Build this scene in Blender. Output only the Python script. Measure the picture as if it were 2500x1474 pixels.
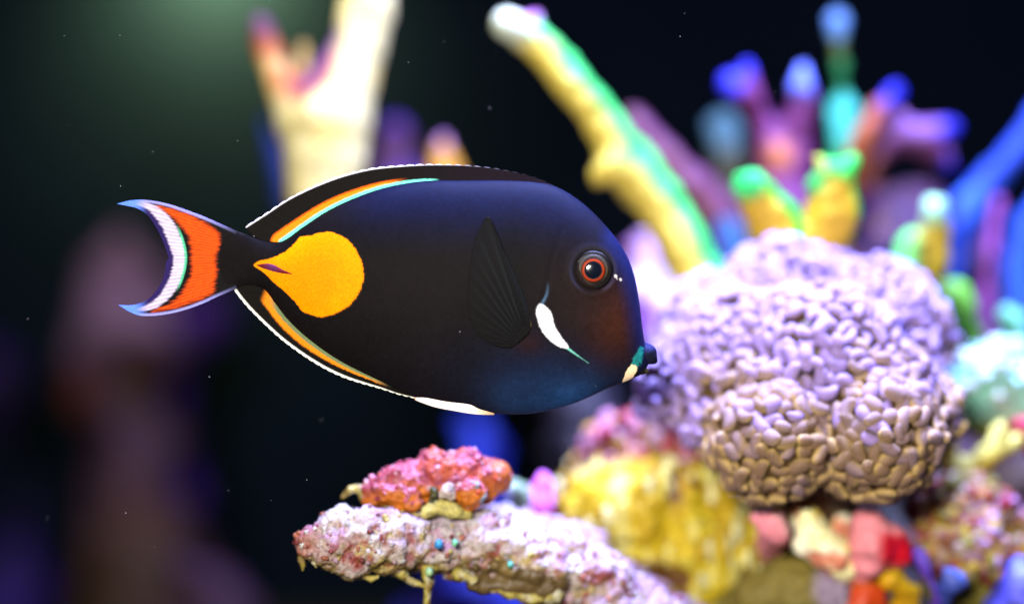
import bpy, math, random
import numpy as np
from mathutils import Vector, Matrix

random.seed(7)
RNG = np.random.default_rng(7)
for o in list(bpy.data.objects):
    bpy.data.objects.remove(o)
scene = bpy.context.scene
COL = scene.collection

# ------------------------------------------------------------------ camera
K = 0.0002137          # metres per photo pixel and metre of distance
D0 = 0.64              # camera to fish


def P(px, py, d):
    return np.array([(px - 1250) * K * d, d - D0, (737 - py) * K * d])


cam_d = bpy.data.cameras.new('camera')
cam = bpy.data.objects.new('camera', cam_d)
COL.objects.link(cam)
cam.location = (0, -D0, 0)
cam.rotation_euler = (math.radians(90), 0, 0)
cam_d.sensor_width = 36
cam_d.lens = 36.0 / (2500 * K)
cam_d.clip_start = 0.01
cam_d.clip_end = 50
cam_d.dof.use_dof = True
cam_d.dof.focus_distance = D0 - 0.004
cam_d.dof.aperture_fstop = cam_d.lens / 36.0
scene.camera = cam

# ------------------------------------------------------------------ world
w = bpy.data.worlds.new('World')
scene.world = w
w.use_nodes = True
nt = w.node_tree
bg = nt.nodes['Background']
sky = nt.nodes.new('ShaderNodeTexSky')
sky.sky_type = 'NISHITA'
sky.sun_disc = False
sky.sun_elevation = math.radians(20)
sky.sun_rotation = math.radians(150)
nt.links.new(sky.outputs['Color'], bg.inputs['Color'])
bg.inputs['Strength'].default_value = 0.0008

vs = scene.view_settings
vs.view_transform = 'Standard'
vs.look = 'None'
vs.gamma = 1
vs.exposure = 0
vs.use_curve_mapping = False


# ------------------------------------------------------------------ lamps of the tank and the photographer's flash
def area_lamp(name, loc, target, size, power, col, spread=180):
    l = bpy.data.lights.new(name, 'AREA')
    l.shape = 'RECTANGLE'
    l.size, l.size_y = size
    l.energy = power
    l.color = col
    l.spread = math.radians(spread)
    o = bpy.data.objects.new(name, l)
    COL.objects.link(o)
    o.location = loc
    o.rotation_euler = (Vector(target) - Vector(loc)).to_track_quat('-Z', 'Y').to_euler()
    return o


LAMPS = [  # x, y, z, target, size, power, colour, spread
    ('reef_lamp_light', (0.12, 0.04, 0.40), (0.12, 0.08, -0.1), (0.34, 0.14), 13.0, (0.40, 0.47, 1.0), 120),
    ('pillar_lamp_light', (-0.085, 0.10, 0.27), (-0.085, 0.19, 0.0), (0.10, 0.08), 0.62, (1.0, 0.97, 0.92), 110),
    ('back_lamp_light', (-0.345, 1.50, 0.45), (-0.345, 1.58, 0.38), (0.08, 0.05), 2.9, (0.95, 1.0, 0.24), 140),
]
for a in LAMPS:
    area_lamp(*a)
area_lamp('camera_flash_light', (-0.10, -0.63, 0.11), (0.02, 0, 0), (0.10, 0.07), 3.6, (1.0, 0.94, 0.86), 110)


# ------------------------------------------------------------------ helpers
def lin(c):
    c = np.asarray(c, float) / 255.0
    return np.where(c <= 0.04045, c / 12.92, ((c + 0.055) / 1.055) ** 2.4)


def C(r, g, b, k=1.0):
    return lin((r, g, b)) * k


def _hash(ix, iy, iz, seed):
    h = (ix.astype(np.int64) * 374761393 + iy.astype(np.int64) * 668265263 + iz.astype(np.int64) * 2147483647 + seed * 974711) & 0xFFFFFFFF
    h = ((h ^ (h >> 13)) * 1274126177) & 0xFFFFFFFF
    h = ((h ^ (h >> 16)) * 2246822519) & 0xFFFFFFFF
    return ((h ^ (h >> 15)) & 0xFFFFFF) / float(0xFFFFFF)


def vnoise(p, scale, seed=0):
    q = np.asarray(p) * scale + 100.37
    i = np.floor(q)
    f = q - i
    f = f * f * f * (f * (f * 6 - 15) + 10)
    i = i.astype(np.int64)
    r = 0
    for dx in (0, 1):
        for dy in (0, 1):
            for dz in (0, 1):
                wgt = (f[:, 0] if dx else 1 - f[:, 0]) * (f[:, 1] if dy else 1 - f[:, 1]) * (f[:, 2] if dz else 1 - f[:, 2])
                r = r + wgt * _hash(i[:, 0] + dx, i[:, 1] + dy, i[:, 2] + dz, seed)
    return r * 2 - 1


def fbm(p, scale, octv=4, seed=0, gain=0.5):
    r, a, t = 0, 1.0, 0
    for k in range(octv):
        r = r + a * vnoise(p, scale * 2.03 ** k, seed + k * 17)
        t += a
        a *= gain
    return r / t


def worley(p, scale, seed=0):
    q = np.asarray(p) * scale + 50.2
    i = np.floor(q).astype(np.int64)
    best = np.full(len(q), 9.0)
    for dx in (-1, 0, 1):
        for dy in (-1, 0, 1):
            for dz in (-1, 0, 1):
                c = i + np.array([dx, dy, dz])
                fx = c + np.stack([_hash(c[:, 0], c[:, 1], c[:, 2], seed + s) for s in (1, 2, 3)], 1)
                best = np.minimum(best, ((q - fx) ** 2).sum(1))
    return np.sqrt(best)


def sstep(a, b, x):
    t = np.clip((x - a) / (b - a), 0, 1)
    return t * t * (3 - 2 * t)


def mix(a, b, m):
    a = np.asarray(a, float)
    b = np.asarray(b, float)
    m = np.asarray(m)[:, None]
    return a * (1 - m) + b * m


def curve(pts, n):
    pts = np.asarray(pts, float)
    m = len(pts)
    t = np.linspace(0, m - 1, n)
    i = np.clip(np.floor(t).astype(int), 0, m - 2)
    f = (t - i)[:, None]
    g = lambda k: pts[np.clip(k, 0, m - 1)]
    p0, p1, p2, p3 = g(i - 1), g(i), g(i + 1), g(i + 2)
    return 0.5 * (2 * p1 + (p2 - p0) * f + (2 * p0 - 5 * p1 + 4 * p2 - p3) * f ** 2 + (3 * p1 - p0 - 3 * p2 + p3) * f ** 3)


def arc(pts, n):
    c = curve(pts, 400)
    s = np.concatenate([[0], np.cumsum(np.linalg.norm(np.diff(c, axis=0), axis=1))])
    t = np.linspace(0, s[-1], n)
    return np.stack([np.interp(t, s, c[:, k]) for k in range(c.shape[1])], 1)


def dline(p, line, closed=False):
    a = np.asarray(line, float)
    b = np.roll(a, -1, 0) if closed else a[1:]
    a = a if closed else a[:-1]
    best = np.full(len(p), 1e9)
    for q, r in zip(a, b):
        d = r - q
        t = np.clip(((p - q) @ d) / max(d @ d, 1e-9), 0, 1)
        best = np.minimum(best, np.hypot(*(p - q - t[:, None] * d).T))
    return best


def sdpoly(p, poly):
    poly = np.asarray(poly, float)
    d = dline(p, poly, True)
    ins = np.zeros(len(p), bool)
    for (x1, y1), (x2, y2) in zip(poly, np.roll(poly, -1, 0)):
        if y1 != y2:
            c = ((y1 > p[:, 1]) != (y2 > p[:, 1])) & (p[:, 0] < (x2 - x1) * (p[:, 1] - y1) / (y2 - y1) + x1)
            ins ^= c
    return np.where(ins, -d, d)


def smooth_poly(poly, n=120):
    poly = list(poly)
    c = curve(poly[-2:] + poly + poly[:3], n * 2)
    m = len(poly)
    a, b = int(2 / (m + 4) * n * 2), int((m + 2) / (m + 4) * n * 2)
    return c[a:b][::2]


# ------------------------------------------------------------------ materials
MATS = {}


def mat_attr(name, rough=0.6, spec=0.4, grain=0.0, gscale=600, bump=0.0, bscale=700, vor=0.0, sss=0.0, coat=0.0, alpha=1.0, gain=1.0):
    if name in MATS:
        return MATS[name]
    m = bpy.data.materials.new(name)
    m.use_nodes = True
    t = m.node_tree
    b = t.nodes['Principled BSDF']
    b.inputs['Roughness'].default_value = rough
    b.inputs['Specular IOR Level'].default_value = spec
    b.inputs['Coat Weight'].default_value = coat
    b.inputs['Coat Roughness'].default_value = 0.08
    b.inputs['Alpha'].default_value = alpha
    at = t.nodes.new('ShaderNodeAttribute')
    at.attribute_name = 'Col'
    out = at.outputs['Color']
    geo = t.nodes.new('ShaderNodeNewGeometry')
    if grain > 0:
        no = t.nodes.new('ShaderNodeTexNoise')
        no.inputs['Scale'].default_value = gscale
        no.inputs['Detail'].default_value = 5
        no.inputs['Roughness'].default_value = 0.65
        t.links.new(geo.outputs['Position'], no.inputs['Vector'])
        mr = t.nodes.new('ShaderNodeMapRange')
        mr.inputs['From Min'].default_value = 0.3
        mr.inputs['From Max'].default_value = 0.7
        mr.inputs['To Min'].default_value = (1 - grain) * gain
        mr.inputs['To Max'].default_value = (1 + grain) * gain
        t.links.new(no.outputs['Fac'], mr.inputs['Value'])
        mx = t.nodes.new('ShaderNodeVectorMath')
        mx.operation = 'SCALE'
        t.links.new(out, mx.inputs[0])
        t.links.new(mr.outputs['Result'], mx.inputs['Scale'])
        out = mx.outputs['Vector']
    t.links.new(out, b.inputs['Base Color'])
    if bump > 0:
        n2 = t.nodes.new('ShaderNodeTexNoise')
        n2.inputs['Scale'].default_value = bscale
        n2.inputs['Detail'].default_value = 6
        t.links.new(geo.outputs['Position'], n2.inputs['Vector'])
        h = n2.outputs['Fac']
        if vor > 0:
            vo = t.nodes.new('ShaderNodeTexVoronoi')
            vo.inputs['Scale'].default_value = bscale * 0.6
            t.links.new(geo.outputs['Position'], vo.inputs['Vector'])
            ma = t.nodes.new('ShaderNodeMath')
            ma.operation = 'MULTIPLY_ADD'
            ma.inputs[1].default_value = -vor
            t.links.new(vo.outputs['Distance'], ma.inputs[0])
            t.links.new(h, ma.inputs[2])
            h = ma.outputs[0]
        bp = t.nodes.new('ShaderNodeBump')
        bp.inputs['Strength'].default_value = 1.0
        bp.inputs['Distance'].default_value = bump
        t.links.new(h, bp.inputs['Height'])
        t.links.new(bp.outputs['Normal'], b.inputs['Normal'])
    if sss > 0:
        b.inputs['Subsurface Weight'].default_value = sss
        b.inputs['Subsurface Radius'].default_value = (1.0, 0.8, 0.7)
        b.inputs['Subsurface Scale'].default_value = 0.0015
    MATS[name] = m
    return m


M_ROCK = mat_attr('encrusted_rock', 0.65, 0.35, 0.30, 420, 0.0008, 420, 0.8, gain=0.6)
M_FINE = mat_attr('coralline_rock', 0.5, 0.45, 0.38, 800, 0.0008, 800, 0.8, gain=0.46)
M_CORAL = mat_attr('coral_skin', 0.6, 0.3, 0.18, 260, 0.0006, 600, 0.6, gain=0.55)
M_FLESH = mat_attr('coral_flesh', 0.45, 0.4, 0.2, 300, 0.0003, 900, 0.0, gain=0.6)
M_TENT = mat_attr('tentacle_flesh', 0.55, 0.15, 0.2, 160, 0.0001, 900, 0.0, sss=0.3)
M_SMOOTH = mat_attr('smooth_sponge', 0.5, 0.35, 0.15, 200, 0.0004, 300, gain=0.7)
M_PALE = mat_attr('pale_rock', 0.65, 0.35, 0.25, 420, 0.0006, 420, 0.8, gain=0.9)
M_FISH = mat_attr('fish_skin', 0.6, 0.03, 0.26, 1900, 0.00002, 1600, 0.6)
M_FIN = mat_attr('fish_fin', 0.6, 0.03, 0.10, 900, 0.00006, 900)
M_EYE = mat_attr('fish_eye', 0.4, 0.07, 0.12, 900)
M_PUPIL = mat_attr('fish_pupil', 0.1, 0.4, coat=0.6)
M_PANEL = mat_attr('painted_panel', 0.8, 0.1, 0.15, 6)
M_SAND = mat_attr('dark_sand', 0.9, 0.2, 0.3, 300, 0.001, 900)
M_METAL = mat_attr('painted_metal', 0.4, 0.5, 0.03, 40)


# ------------------------------------------------------------------ object helpers
def tag(o, label=None, cat=None, group=None, kind=None):
    if label:
        o['label'] = label
    if cat:
        o['category'] = cat
    if group:
        o['group'] = group
    if kind:
        o['kind'] = kind
    return o


def thing(name, base, label, cat, group=None):
    o = bpy.data.objects.new(name, None)
    o.empty_display_size = 0.01
    COL.objects.link(o)
    o.location = base
    return tag(o, label, cat, group)


def set_col(me, col):
    col = np.asarray(col, float)
    if col.ndim == 1:
        col = np.tile(col, (len(me.vertices), 1))
    a = me.attributes.new('Col', 'FLOAT_COLOR', 'POINT')
    c4 = np.ones((len(col), 4))
    c4[:, :3] = np.clip(col[:, :3], 0, 1)
    a.data.foreach_set('color', c4.ravel().astype(np.float32))


def mesh_np(name, v, f):
    me = bpy.data.meshes.new(name)
    v = np.asarray(v, np.float32)
    if isinstance(f, np.ndarray):
        n, k = f.shape
        me.vertices.add(len(v))
        me.vertices.foreach_set('co', v.ravel())
        me.loops.add(n * k)
        me.loops.foreach_set('vertex_index', f.ravel().astype(np.int32))
        me.polygons.add(n)
        me.polygons.foreach_set('loop_start', np.arange(0, n * k, k, dtype=np.int32))
        me.update(calc_edges=True)
    else:
        me.from_pydata([tuple(x) for x in v], [], f)
        me.update()
    return me


def finish(name, me, mat, parent=None, base=None, smooth=True):
    o = bpy.data.objects.new(name, me)
    COL.objects.link(o)
    off = None
    if parent is not None:
        o.parent = parent
        q = parent
        off = np.zeros(3)
        while q is not None:
            off = off + np.array(q.location)
            q = q.parent
    elif base is not None:
        o.location = base
        off = np.array(base)
    if off is not None:
        v = get_co(me) - off
        me.vertices.foreach_set('co', v.ravel().astype(np.float32))
    if smooth:
        me.polygons.foreach_set('use_smooth', np.ones(len(me.polygons), bool))
    me.materials.append(mat)
    me.update()
    return o


def get_co(me):
    a = np.empty(len(me.vertices) * 3, np.float32)
    me.vertices.foreach_get('co', a)
    return a.reshape(-1, 3).astype(float)


def get_no(me):
    a = np.empty(len(me.vertices) * 3, np.float32)
    me.vertex_normals.foreach_get('vector', a)
    return a.reshape(-1, 3).astype(float)


def ico(sub):
    t = (1 + 5 ** 0.5) / 2
    v = [(-1, t, 0), (1, t, 0), (-1, -t, 0), (1, -t, 0), (0, -1, t), (0, 1, t), (0, -1, -t), (0, 1, -t), (t, 0, -1), (t, 0, 1), (-t, 0, -1), (-t, 0, 1)]
    f = [(0, 11, 5), (0, 5, 1), (0, 1, 7), (0, 7, 10), (0, 10, 11), (1, 5, 9), (5, 11, 4), (11, 10, 2), (10, 7, 6), (7, 1, 8), (3, 9, 4), (3, 4, 2), (3, 2, 6), (3, 6, 8), (3, 8, 9), (4, 9, 5), (2, 4, 11), (6, 2, 10), (8, 6, 7), (9, 8, 1)]
    v = [np.array(x) / np.linalg.norm(x) for x in v]
    for _ in range(sub):
        cache, nf = {}, []

        def mid(a, b):
            k = (min(a, b), max(a, b))
            if k not in cache:
                m = v[a] + v[b]
                v.append(m / np.linalg.norm(m))
                cache[k] = len(v) - 1
            return cache[k]
        for a, b, c in f:
            x, y, z = mid(a, b), mid(b, c), mid(c, a)
            nf += [(a, x, z), (b, y, x), (c, z, y), (x, y, z)]
        f = nf
    return np.array(v), np.array(f)


ICO = {k: ico(k) for k in (1, 2, 3)}


def chain_mesh(chains):
    """chains: lists of (px, py, d, r_px[, depth_scale]); spheres joined by tapered tubes, in world space."""
    V, F, n = [], [], 0
    for ch in chains:
        prev = None
        for q in ch:
            c = P(q[0], q[1], q[2])
            r = q[3] * K * q[2]
            ds = q[4] if len(q) > 4 else 1.0
            v, f = ICO[2]
            V.append(v * np.array([r, r * ds, r]) + c)
            F.append(f + n)
            n += len(v)
            if prev is not None:
                pc, pr = prev
                ax = c - pc
                L = np.linalg.norm(ax)
                if L > 1e-6:
                    ax = ax / L
                    u = np.cross(ax, [0.3, 0.9, 0.2])
                    u /= np.linalg.norm(u)
                    w_ = np.cross(ax, u)
                    a = np.linspace(0, 2 * np.pi, 16, endpoint=False)
                    ring = np.cos(a)[:, None] * u + np.sin(a)[:, None] * w_
                    V.append(np.vstack([pc + ring * pr * 0.97, c + ring * r * 0.97, [pc], [c]]))
                    ff = []
                    for i in range(16):
                        j = (i + 1) % 16
                        ff += [(i, j, 16 + j), (i, 16 + j, 16 + i), (j, i, 32), (16 + i, 16 + j, 33)]
                    F.append(np.array(ff) + n)
                    n += 34
            prev = (c, r)
    return np.vstack(V), np.vstack(F)


def remesh(v, f, voxel, name, smooth=3):
    me = mesh_np('tmp', v, f)
    o = bpy.data.objects.new('tmp', me)
    COL.objects.link(o)
    m = o.modifiers.new('r', 'REMESH')
    m.mode = 'VOXEL'
    m.voxel_size = voxel
    if smooth:
        s = o.modifiers.new('s', 'SMOOTH')
        s.factor = 0.5
        s.iterations = smooth
    dg = bpy.context.evaluated_depsgraph_get()
    out = bpy.data.meshes.new_from_object(o.evaluated_get(dg))
    out.name = name
    bpy.data.objects.remove(o)
    bpy.data.meshes.remove(me)
    return out


def blob_mesh(name, chains, voxel, disp=(), smooth=3):
    """disp: tuples (kind, amplitude m, scale 1/m, seed)."""
    v, f = chain_mesh(chains)
    me = remesh(v, f, voxel, name, smooth)
    for kind, amp, sc, seed in disp:
        co, no = get_co(me), get_no(me)
        if kind == 'fbm':
            h = fbm(co, sc, 4, seed)
        elif kind == 'ridge':
            h = 1 - 2 * np.abs(fbm(co, sc, 3, seed))
        elif kind == 'vert':     # vertical ribs
            h = fbm(co * np.array([1, 1, 0.3]), sc, 3, seed)
        else:
            h = 0.5 - worley(co, sc, seed)
        co = co + no * (h * amp)[:, None]
        me.vertices.foreach_set('co', co.ravel().astype(np.float32))
        me.update()
    return me


def pxy(co):
    d = co[:, 1] + D0
    return co[:, 0] / (K * d) + 1250, 737 - co[:, 2] / (K * d)


def palette_col(co, pal, scale, seed=0, warp=0.5):
    """Patches of several colours by layered noise."""
    c = np.tile(np.asarray(pal[0], float), (len(co), 1))
    for k, p in enumerate(pal[1:]):
        n = fbm(co, scale * (1 + 0.23 * k), 4, seed + 31 * k)
        c = mix(c, p, sstep(0.05, 0.22, n))
    return c


def grow(name, label, cat, chains, voxel, disp, colf, mat, group=None, base=None):
    """One thing that is one mesh; colf(co, no) gives its own colours."""
    me = blob_mesh(name, chains, voxel, disp)
    co, no = get_co(me), get_no(me)
    set_col(me, colf(co, no))
    if base is None:
        base = np.array([co[:, 0].mean(), co[:, 1].mean(), co[:, 2].min()])
    return tag(finish(name, me, mat, None, base), label, cat, group)


def grow_part(name, parent, chains, voxel, disp, colf, mat):
    me = blob_mesh(name, chains, voxel, disp)
    co, no = get_co(me), get_no(me)
    set_col(me, colf(co, no))
    return finish(name, me, mat, parent)


def encrust(name, parent, src, n, rr, pal, mat, seed=1, stretch=(1, 1, 1), keep=None, sink=0.3, sub=1):
    """Nodules growing on the surface of src (a mesh object), as one uncountable part."""
    rng = np.random.default_rng(seed)
    me = src.data
    co, no = get_co(me), get_no(me)
    off = np.zeros(3)
    q = src
    while q is not None:
        off = off + np.array(q.location)
        q = q.parent
    co = co + off
    idx = np.arange(len(co))
    if keep is not None:
        idx = idx[keep(co, no)]
    idx = rng.choice(idx, min(n, len(idx)), replace=False)
    v0, f0 = ICO[sub]
    V, F, Cc = [], [], []
    for k, i in enumerate(idx):
        r = rr[0] + (rr[1] - rr[0]) * rng.random() ** 2
        s = np.array(stretch) * (0.75 + 0.5 * rng.random(3))
        v = v0 * s * r * (1 + 0.18 * rng.standard_normal((len(v0), 1)))
        V.append(v + co[i] + no[i] * r * (1 - 2 * sink) * 0.5)
        F.append(f0 + k * len(v0))
        c = np.asarray(pal[rng.integers(len(pal))]) * (0.75 + 0.5 * rng.random())
        Cc.append(np.tile(c, (len(v0), 1)))
    m2 = mesh_np(name, np.vstack(V), np.vstack(F))
    set_col(m2, np.vstack(Cc))
    return tag(finish(name, m2, mat, parent), kind='stuff')


def box_mesh(name, lo, hi):
    x0, y0, z0 = lo
    x1, y1, z1 = hi
    v = [(x0, y0, z0), (x1, y0, z0), (x1, y1, z0), (x0, y1, z0), (x0, y0, z1), (x1, y0, z1), (x1, y1, z1), (x0, y1, z1)]
    f = [(0, 3, 2, 1), (4, 5, 6, 7), (0, 1, 5, 4), (1, 2, 6, 5), (2, 3, 7, 6), (3, 0, 4, 7)]
    return mesh_np(name, v, f)


def box(name, lo, hi, col, mat, parent=None, base=None):
    me = box_mesh(name, lo, hi)
    set_col(me, col)
    return finish(name, me, mat, parent, base, smooth=False)


# ------------------------------------------------------------------ the tank (setting)
FLOOR = -0.37
tag(box('sand_bed', (-3, -0.9, FLOOR - 0.05), (3, 1.60, FLOOR), C(60, 54, 50), M_SAND), kind='structure')
tag(box('tank_wall', (-3, 1.60, FLOOR - 0.05), (3, 1.63, 1.2), C(26, 44, 78, 0.6), M_PANEL), kind='structure')
tag(box('tank_hood', (-1.2, -0.1, 0.80), (1.2, 1.60, 0.83), C(20, 20, 22), M_METAL), kind='structure')

for (nm, loc, tgt, size, pw, lc, sp), lab in zip(LAMPS, (
        'long black lamp hanging above the purple coral head',
        'small black lamp hanging close above the cream pillar coral',
        'small black lamp hanging beside the back wall')):
    t = thing('aquarium_lamp', (loc[0], loc[1], loc[2] + 0.004), lab, 'lamp', 'lamps hanging above the tank')
    hx, hy = size[0] / 2 + 0.01, size[1] / 2 + 0.01
    x, y, z = loc
    box('housing', (x - hx, y - hy, z + 0.006), (x + hx, y + hy, z + 0.026), C(25, 25, 28), M_METAL, t)
    for sx in (-1, 1):
        box('hanging_wire', (x + sx * hx * 0.8 - 0.001, y - 0.001, z + 0.026), (x + sx * hx * 0.8 + 0.001, y + 0.001, 0.80), C(90, 90, 90), M_METAL, t)


# ------------------------------------------------------------------ reef mound that carries the rest
def c_dark(co, no):
    return palette_col(co, [C(58, 44, 50), C(70, 40, 60), C(40, 34, 30), C(84, 60, 40)], 22, 5)


grow('reef_mound', 'dark rocky mound under all the corals and rocks', 'rock', [
    [(1500, 1760, 0.78, 260, 1.2), (1800, 1680, 0.80, 260, 1.2), (2150, 1660, 0.80, 260, 1.2), (2550, 1640, 0.82, 280, 1.2)],
    [(1800, 1330, 0.86, 150), (2050, 1250, 0.87, 170), (2300, 1180, 0.87, 150), (2560, 1200, 0.88, 160)],
    [(1800, 1600, 0.86, 240), (2050, 1500, 0.86, 240), (2400, 1480, 0.86, 240)],
    [(1990, 900, 0.86, 130), (2150, 980, 0.87, 140)],
    [(1800, 2150, 0.82, 420, 1.4), (2300, 2150, 0.82, 420, 1.4)],
    [(1200, 2150, 0.80, 300), (1500, 2000, 0.80, 320)],
], 0.004, [('fbm', 0.012, 30, 1), ('worley', 0.006, 70, 2)], c_dark, M_ROCK, base=(0.15, 0.2, FLOOR))


# ------------------------------------------------------------------ foreground ledge
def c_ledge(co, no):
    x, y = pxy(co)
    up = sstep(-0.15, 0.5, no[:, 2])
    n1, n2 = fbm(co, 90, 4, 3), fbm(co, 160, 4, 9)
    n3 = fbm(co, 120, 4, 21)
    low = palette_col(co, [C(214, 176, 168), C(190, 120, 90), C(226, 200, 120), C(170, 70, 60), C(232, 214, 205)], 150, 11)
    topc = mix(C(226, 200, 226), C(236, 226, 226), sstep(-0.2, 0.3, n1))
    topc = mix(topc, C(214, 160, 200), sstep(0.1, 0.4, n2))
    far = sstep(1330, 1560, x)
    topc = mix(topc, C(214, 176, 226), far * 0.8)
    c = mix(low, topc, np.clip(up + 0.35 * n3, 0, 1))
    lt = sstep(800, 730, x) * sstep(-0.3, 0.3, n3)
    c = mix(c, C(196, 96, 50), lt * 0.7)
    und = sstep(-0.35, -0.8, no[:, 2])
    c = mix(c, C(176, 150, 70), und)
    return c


ledge = thing('rock_ledge', P(1500, 1620, 0.70), 'pale pink encrusted rock ledge jutting out over dark water', 'rock')
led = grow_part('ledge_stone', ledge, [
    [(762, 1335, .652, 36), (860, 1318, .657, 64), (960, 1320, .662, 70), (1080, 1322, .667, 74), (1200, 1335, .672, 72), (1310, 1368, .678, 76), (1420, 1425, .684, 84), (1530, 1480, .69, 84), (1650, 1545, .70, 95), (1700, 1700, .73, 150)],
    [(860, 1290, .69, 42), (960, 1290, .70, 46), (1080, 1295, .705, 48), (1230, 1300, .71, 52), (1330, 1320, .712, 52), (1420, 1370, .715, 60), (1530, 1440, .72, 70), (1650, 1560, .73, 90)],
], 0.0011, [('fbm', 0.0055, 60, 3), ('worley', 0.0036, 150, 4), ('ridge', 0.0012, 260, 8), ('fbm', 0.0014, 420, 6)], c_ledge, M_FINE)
encrust('nodules', ledge, led, 1100, (0.0004, 0.0013), [C(236, 220, 226), C(220, 180, 200), C(200, 120, 90), C(226, 206, 120), C(236, 232, 222), C(150, 60, 60)], M_FINE, 4,
        keep=lambda co, no: (no[:, 1] < 0.3) & (no[:, 2] > -0.7))
for bx, by, bd, br, bc in ((872, 1325, .650, 10, C(90, 190, 140)), (1070, 1328, .650, 12, C(60, 150, 215)), (1109, 1326, .651, 9, C(120, 205, 150)),
                           (1245, 1378, .658, 8, C(90, 180, 150)), (897, 1342, .649, 10, C(226, 216, 240)), (1048, 1395, .652, 11, C(150, 190, 130))):
    grow_part('bead', ledge, [[(bx, by, bd, br), (bx + 2, by - 4, bd + .003, br)]], 0.0006, [('fbm', 0.0008, 300, 5)], lambda co, no, c=bc: np.tile(c, (len(co), 1)), M_FLESH)


def c_drip(co, no):
    return palette_col(co, [C(214, 196, 90), C(236, 226, 180), C(150, 120, 40)], 300, 4)


for ch in ([(850, 1385, .655, 16), (880, 1408, .655, 9), (905, 1412, .654, 7), (922, 1406, .654, 5)],
           [(980, 1395, .66, 16), (1000, 1418, .66, 9), (1030, 1428, .66, 10)],
           [(1050, 1390, .66, 20), (1046, 1430, .66, 15), (1042, 1460, .66, 13), (1048, 1500, .66, 10)],
           [(735, 1360, .652, 12), (740, 1380, .652, 7), (738, 1390, .652, 4)],
           [(765, 1362, .652, 12), (772, 1384, .652, 5)],
           [(1120, 1400, .662, 18), (1160, 1412, .66, 10), (1150, 1424, .66, 8)],
           [(1200, 1440, .664, 9), (1240, 1446, .664, 12), (1290, 1462, .664, 14), (1350, 1452, .668, 26)],
           [(835, 1212, .664, 8), (855, 1196, .664, 11), (880, 1190, .664, 12), (886, 1215, .665, 10)]):
    grow_part('crust_spur', ledge, [ch], 0.0008, [('fbm', 0.0012, 240, 7)], c_drip, M_FINE)


def c_plate(co, no):
    return mix(C(128, 106, 60), C(96, 76, 40), sstep(-.2, .3, fbm(co, 60, 3, 2)))


grow_part('smooth_plate', ledge, [[(1165, 1382, .664, 20, 1.6), (1205, 1374, .664, 24, 1.6), (1250, 1390, .664, 20, 1.6), (1310, 1404, .666, 22, 1.6), (1370, 1416, .672, 26, 1.6)],
                                  [(1160, 1420, .665, 18), (1260, 1430, .665, 20), (1340, 1436, .668, 22)]], 0.0009, [('fbm', 0.004, 60, 9), ('fbm', 0.001, 250, 4)], c_plate, M_SMOOTH)


# ------------------------------------------------------------------ pink and orange rock on the ledge
def c_pinkrock(co, no):
    x, y = pxy(co)
    n1, n2, n3 = fbm(co, 110, 4, 1), fbm(co, 200, 4, 8), fbm(co, 60, 3, 14)
    c = mix(C(190, 70, 90), C(206, 104, 140), sstep(-0.2, 0.35, n1))
    c = mix(c, C(222, 92, 60), sstep(0.05, 0.3, n2))
    low = sstep(1165, 1195, y + 30 * n3)
    c = mix(c, C(236, 128, 8), low * sstep(0.6, 0.1, no[:, 2]))
    c = mix(c, C(150, 24, 50), sstep(960, 900, x + 50 * n3) * sstep(1230, 1190, y) * 0.8)
    c = mix(c, C(224, 110, 20), sstep(1165, 1205, x + 40 * n2) * sstep(-.3, .2, n1))
    return c


pr = thing('encrusted_rock', P(1050, 1240, 0.67), 'pink and orange encrusted rock lying on the pale ledge', 'rock')
prs = grow_part('stone', pr, [
    [(922, 1200, .664, 34), (985, 1180, .666, 56), (1060, 1160, .668, 64), (1130, 1156, .670, 62), (1188, 1172, .672, 46)],
    [(985, 1205, .662, 44), (1000, 1225, .660, 30)], [(1150, 1205, .663, 38), (1140, 1228, .664, 20)],
    [(940, 1205, .659, 28)], [(1050, 1180, .70, 50), (1150, 1190, .70, 50)]],
    0.0009, [('fbm', 0.0045, 75, 12), ('worley', 0.0016, 220, 5), ('fbm', 0.0011, 420, 6)], c_pinkrock, M_FINE)
encrust('nodules', pr, prs, 260, (0.0004, 0.0011), [C(200, 96, 120), C(214, 130, 150), C(210, 80, 40), C(160, 50, 80), C(220, 170, 180)], M_FLESH, 9,
        keep=lambda co, no: (no[:, 1] < 0.3) & (no[:, 2] > -0.1))
for ch, bc in (([(1084, 1202, .6575, 16), (1094, 1190, .659, 14), (1100, 1210, .659, 12)], C(244, 222, 206)),
               ([(1140, 1180, .660, 9), (1165, 1184, .659, 12), (1178, 1204, .659, 11), (1174, 1224, .660, 9)], C(176, 190, 210)),
               ([(1058, 1196, .656, 10), (1062, 1212, .655, 12), (1052, 1222, .655, 9)], C(86, 84, 20)),
               ([(1040, 1252, .659, 16), (1070, 1236, .660, 24), (1110, 1246, .660, 20), (1140, 1256, .662, 14)], C(236, 220, 120))):
    grow_part('crust_patch', pr, [ch], 0.0007, [('fbm', 0.0012, 260, 5)], lambda co, no, c=bc: mix(c, c * 0.5, sstep(0, .3, fbm(co, 400, 3, 2))), M_FINE)


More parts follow.
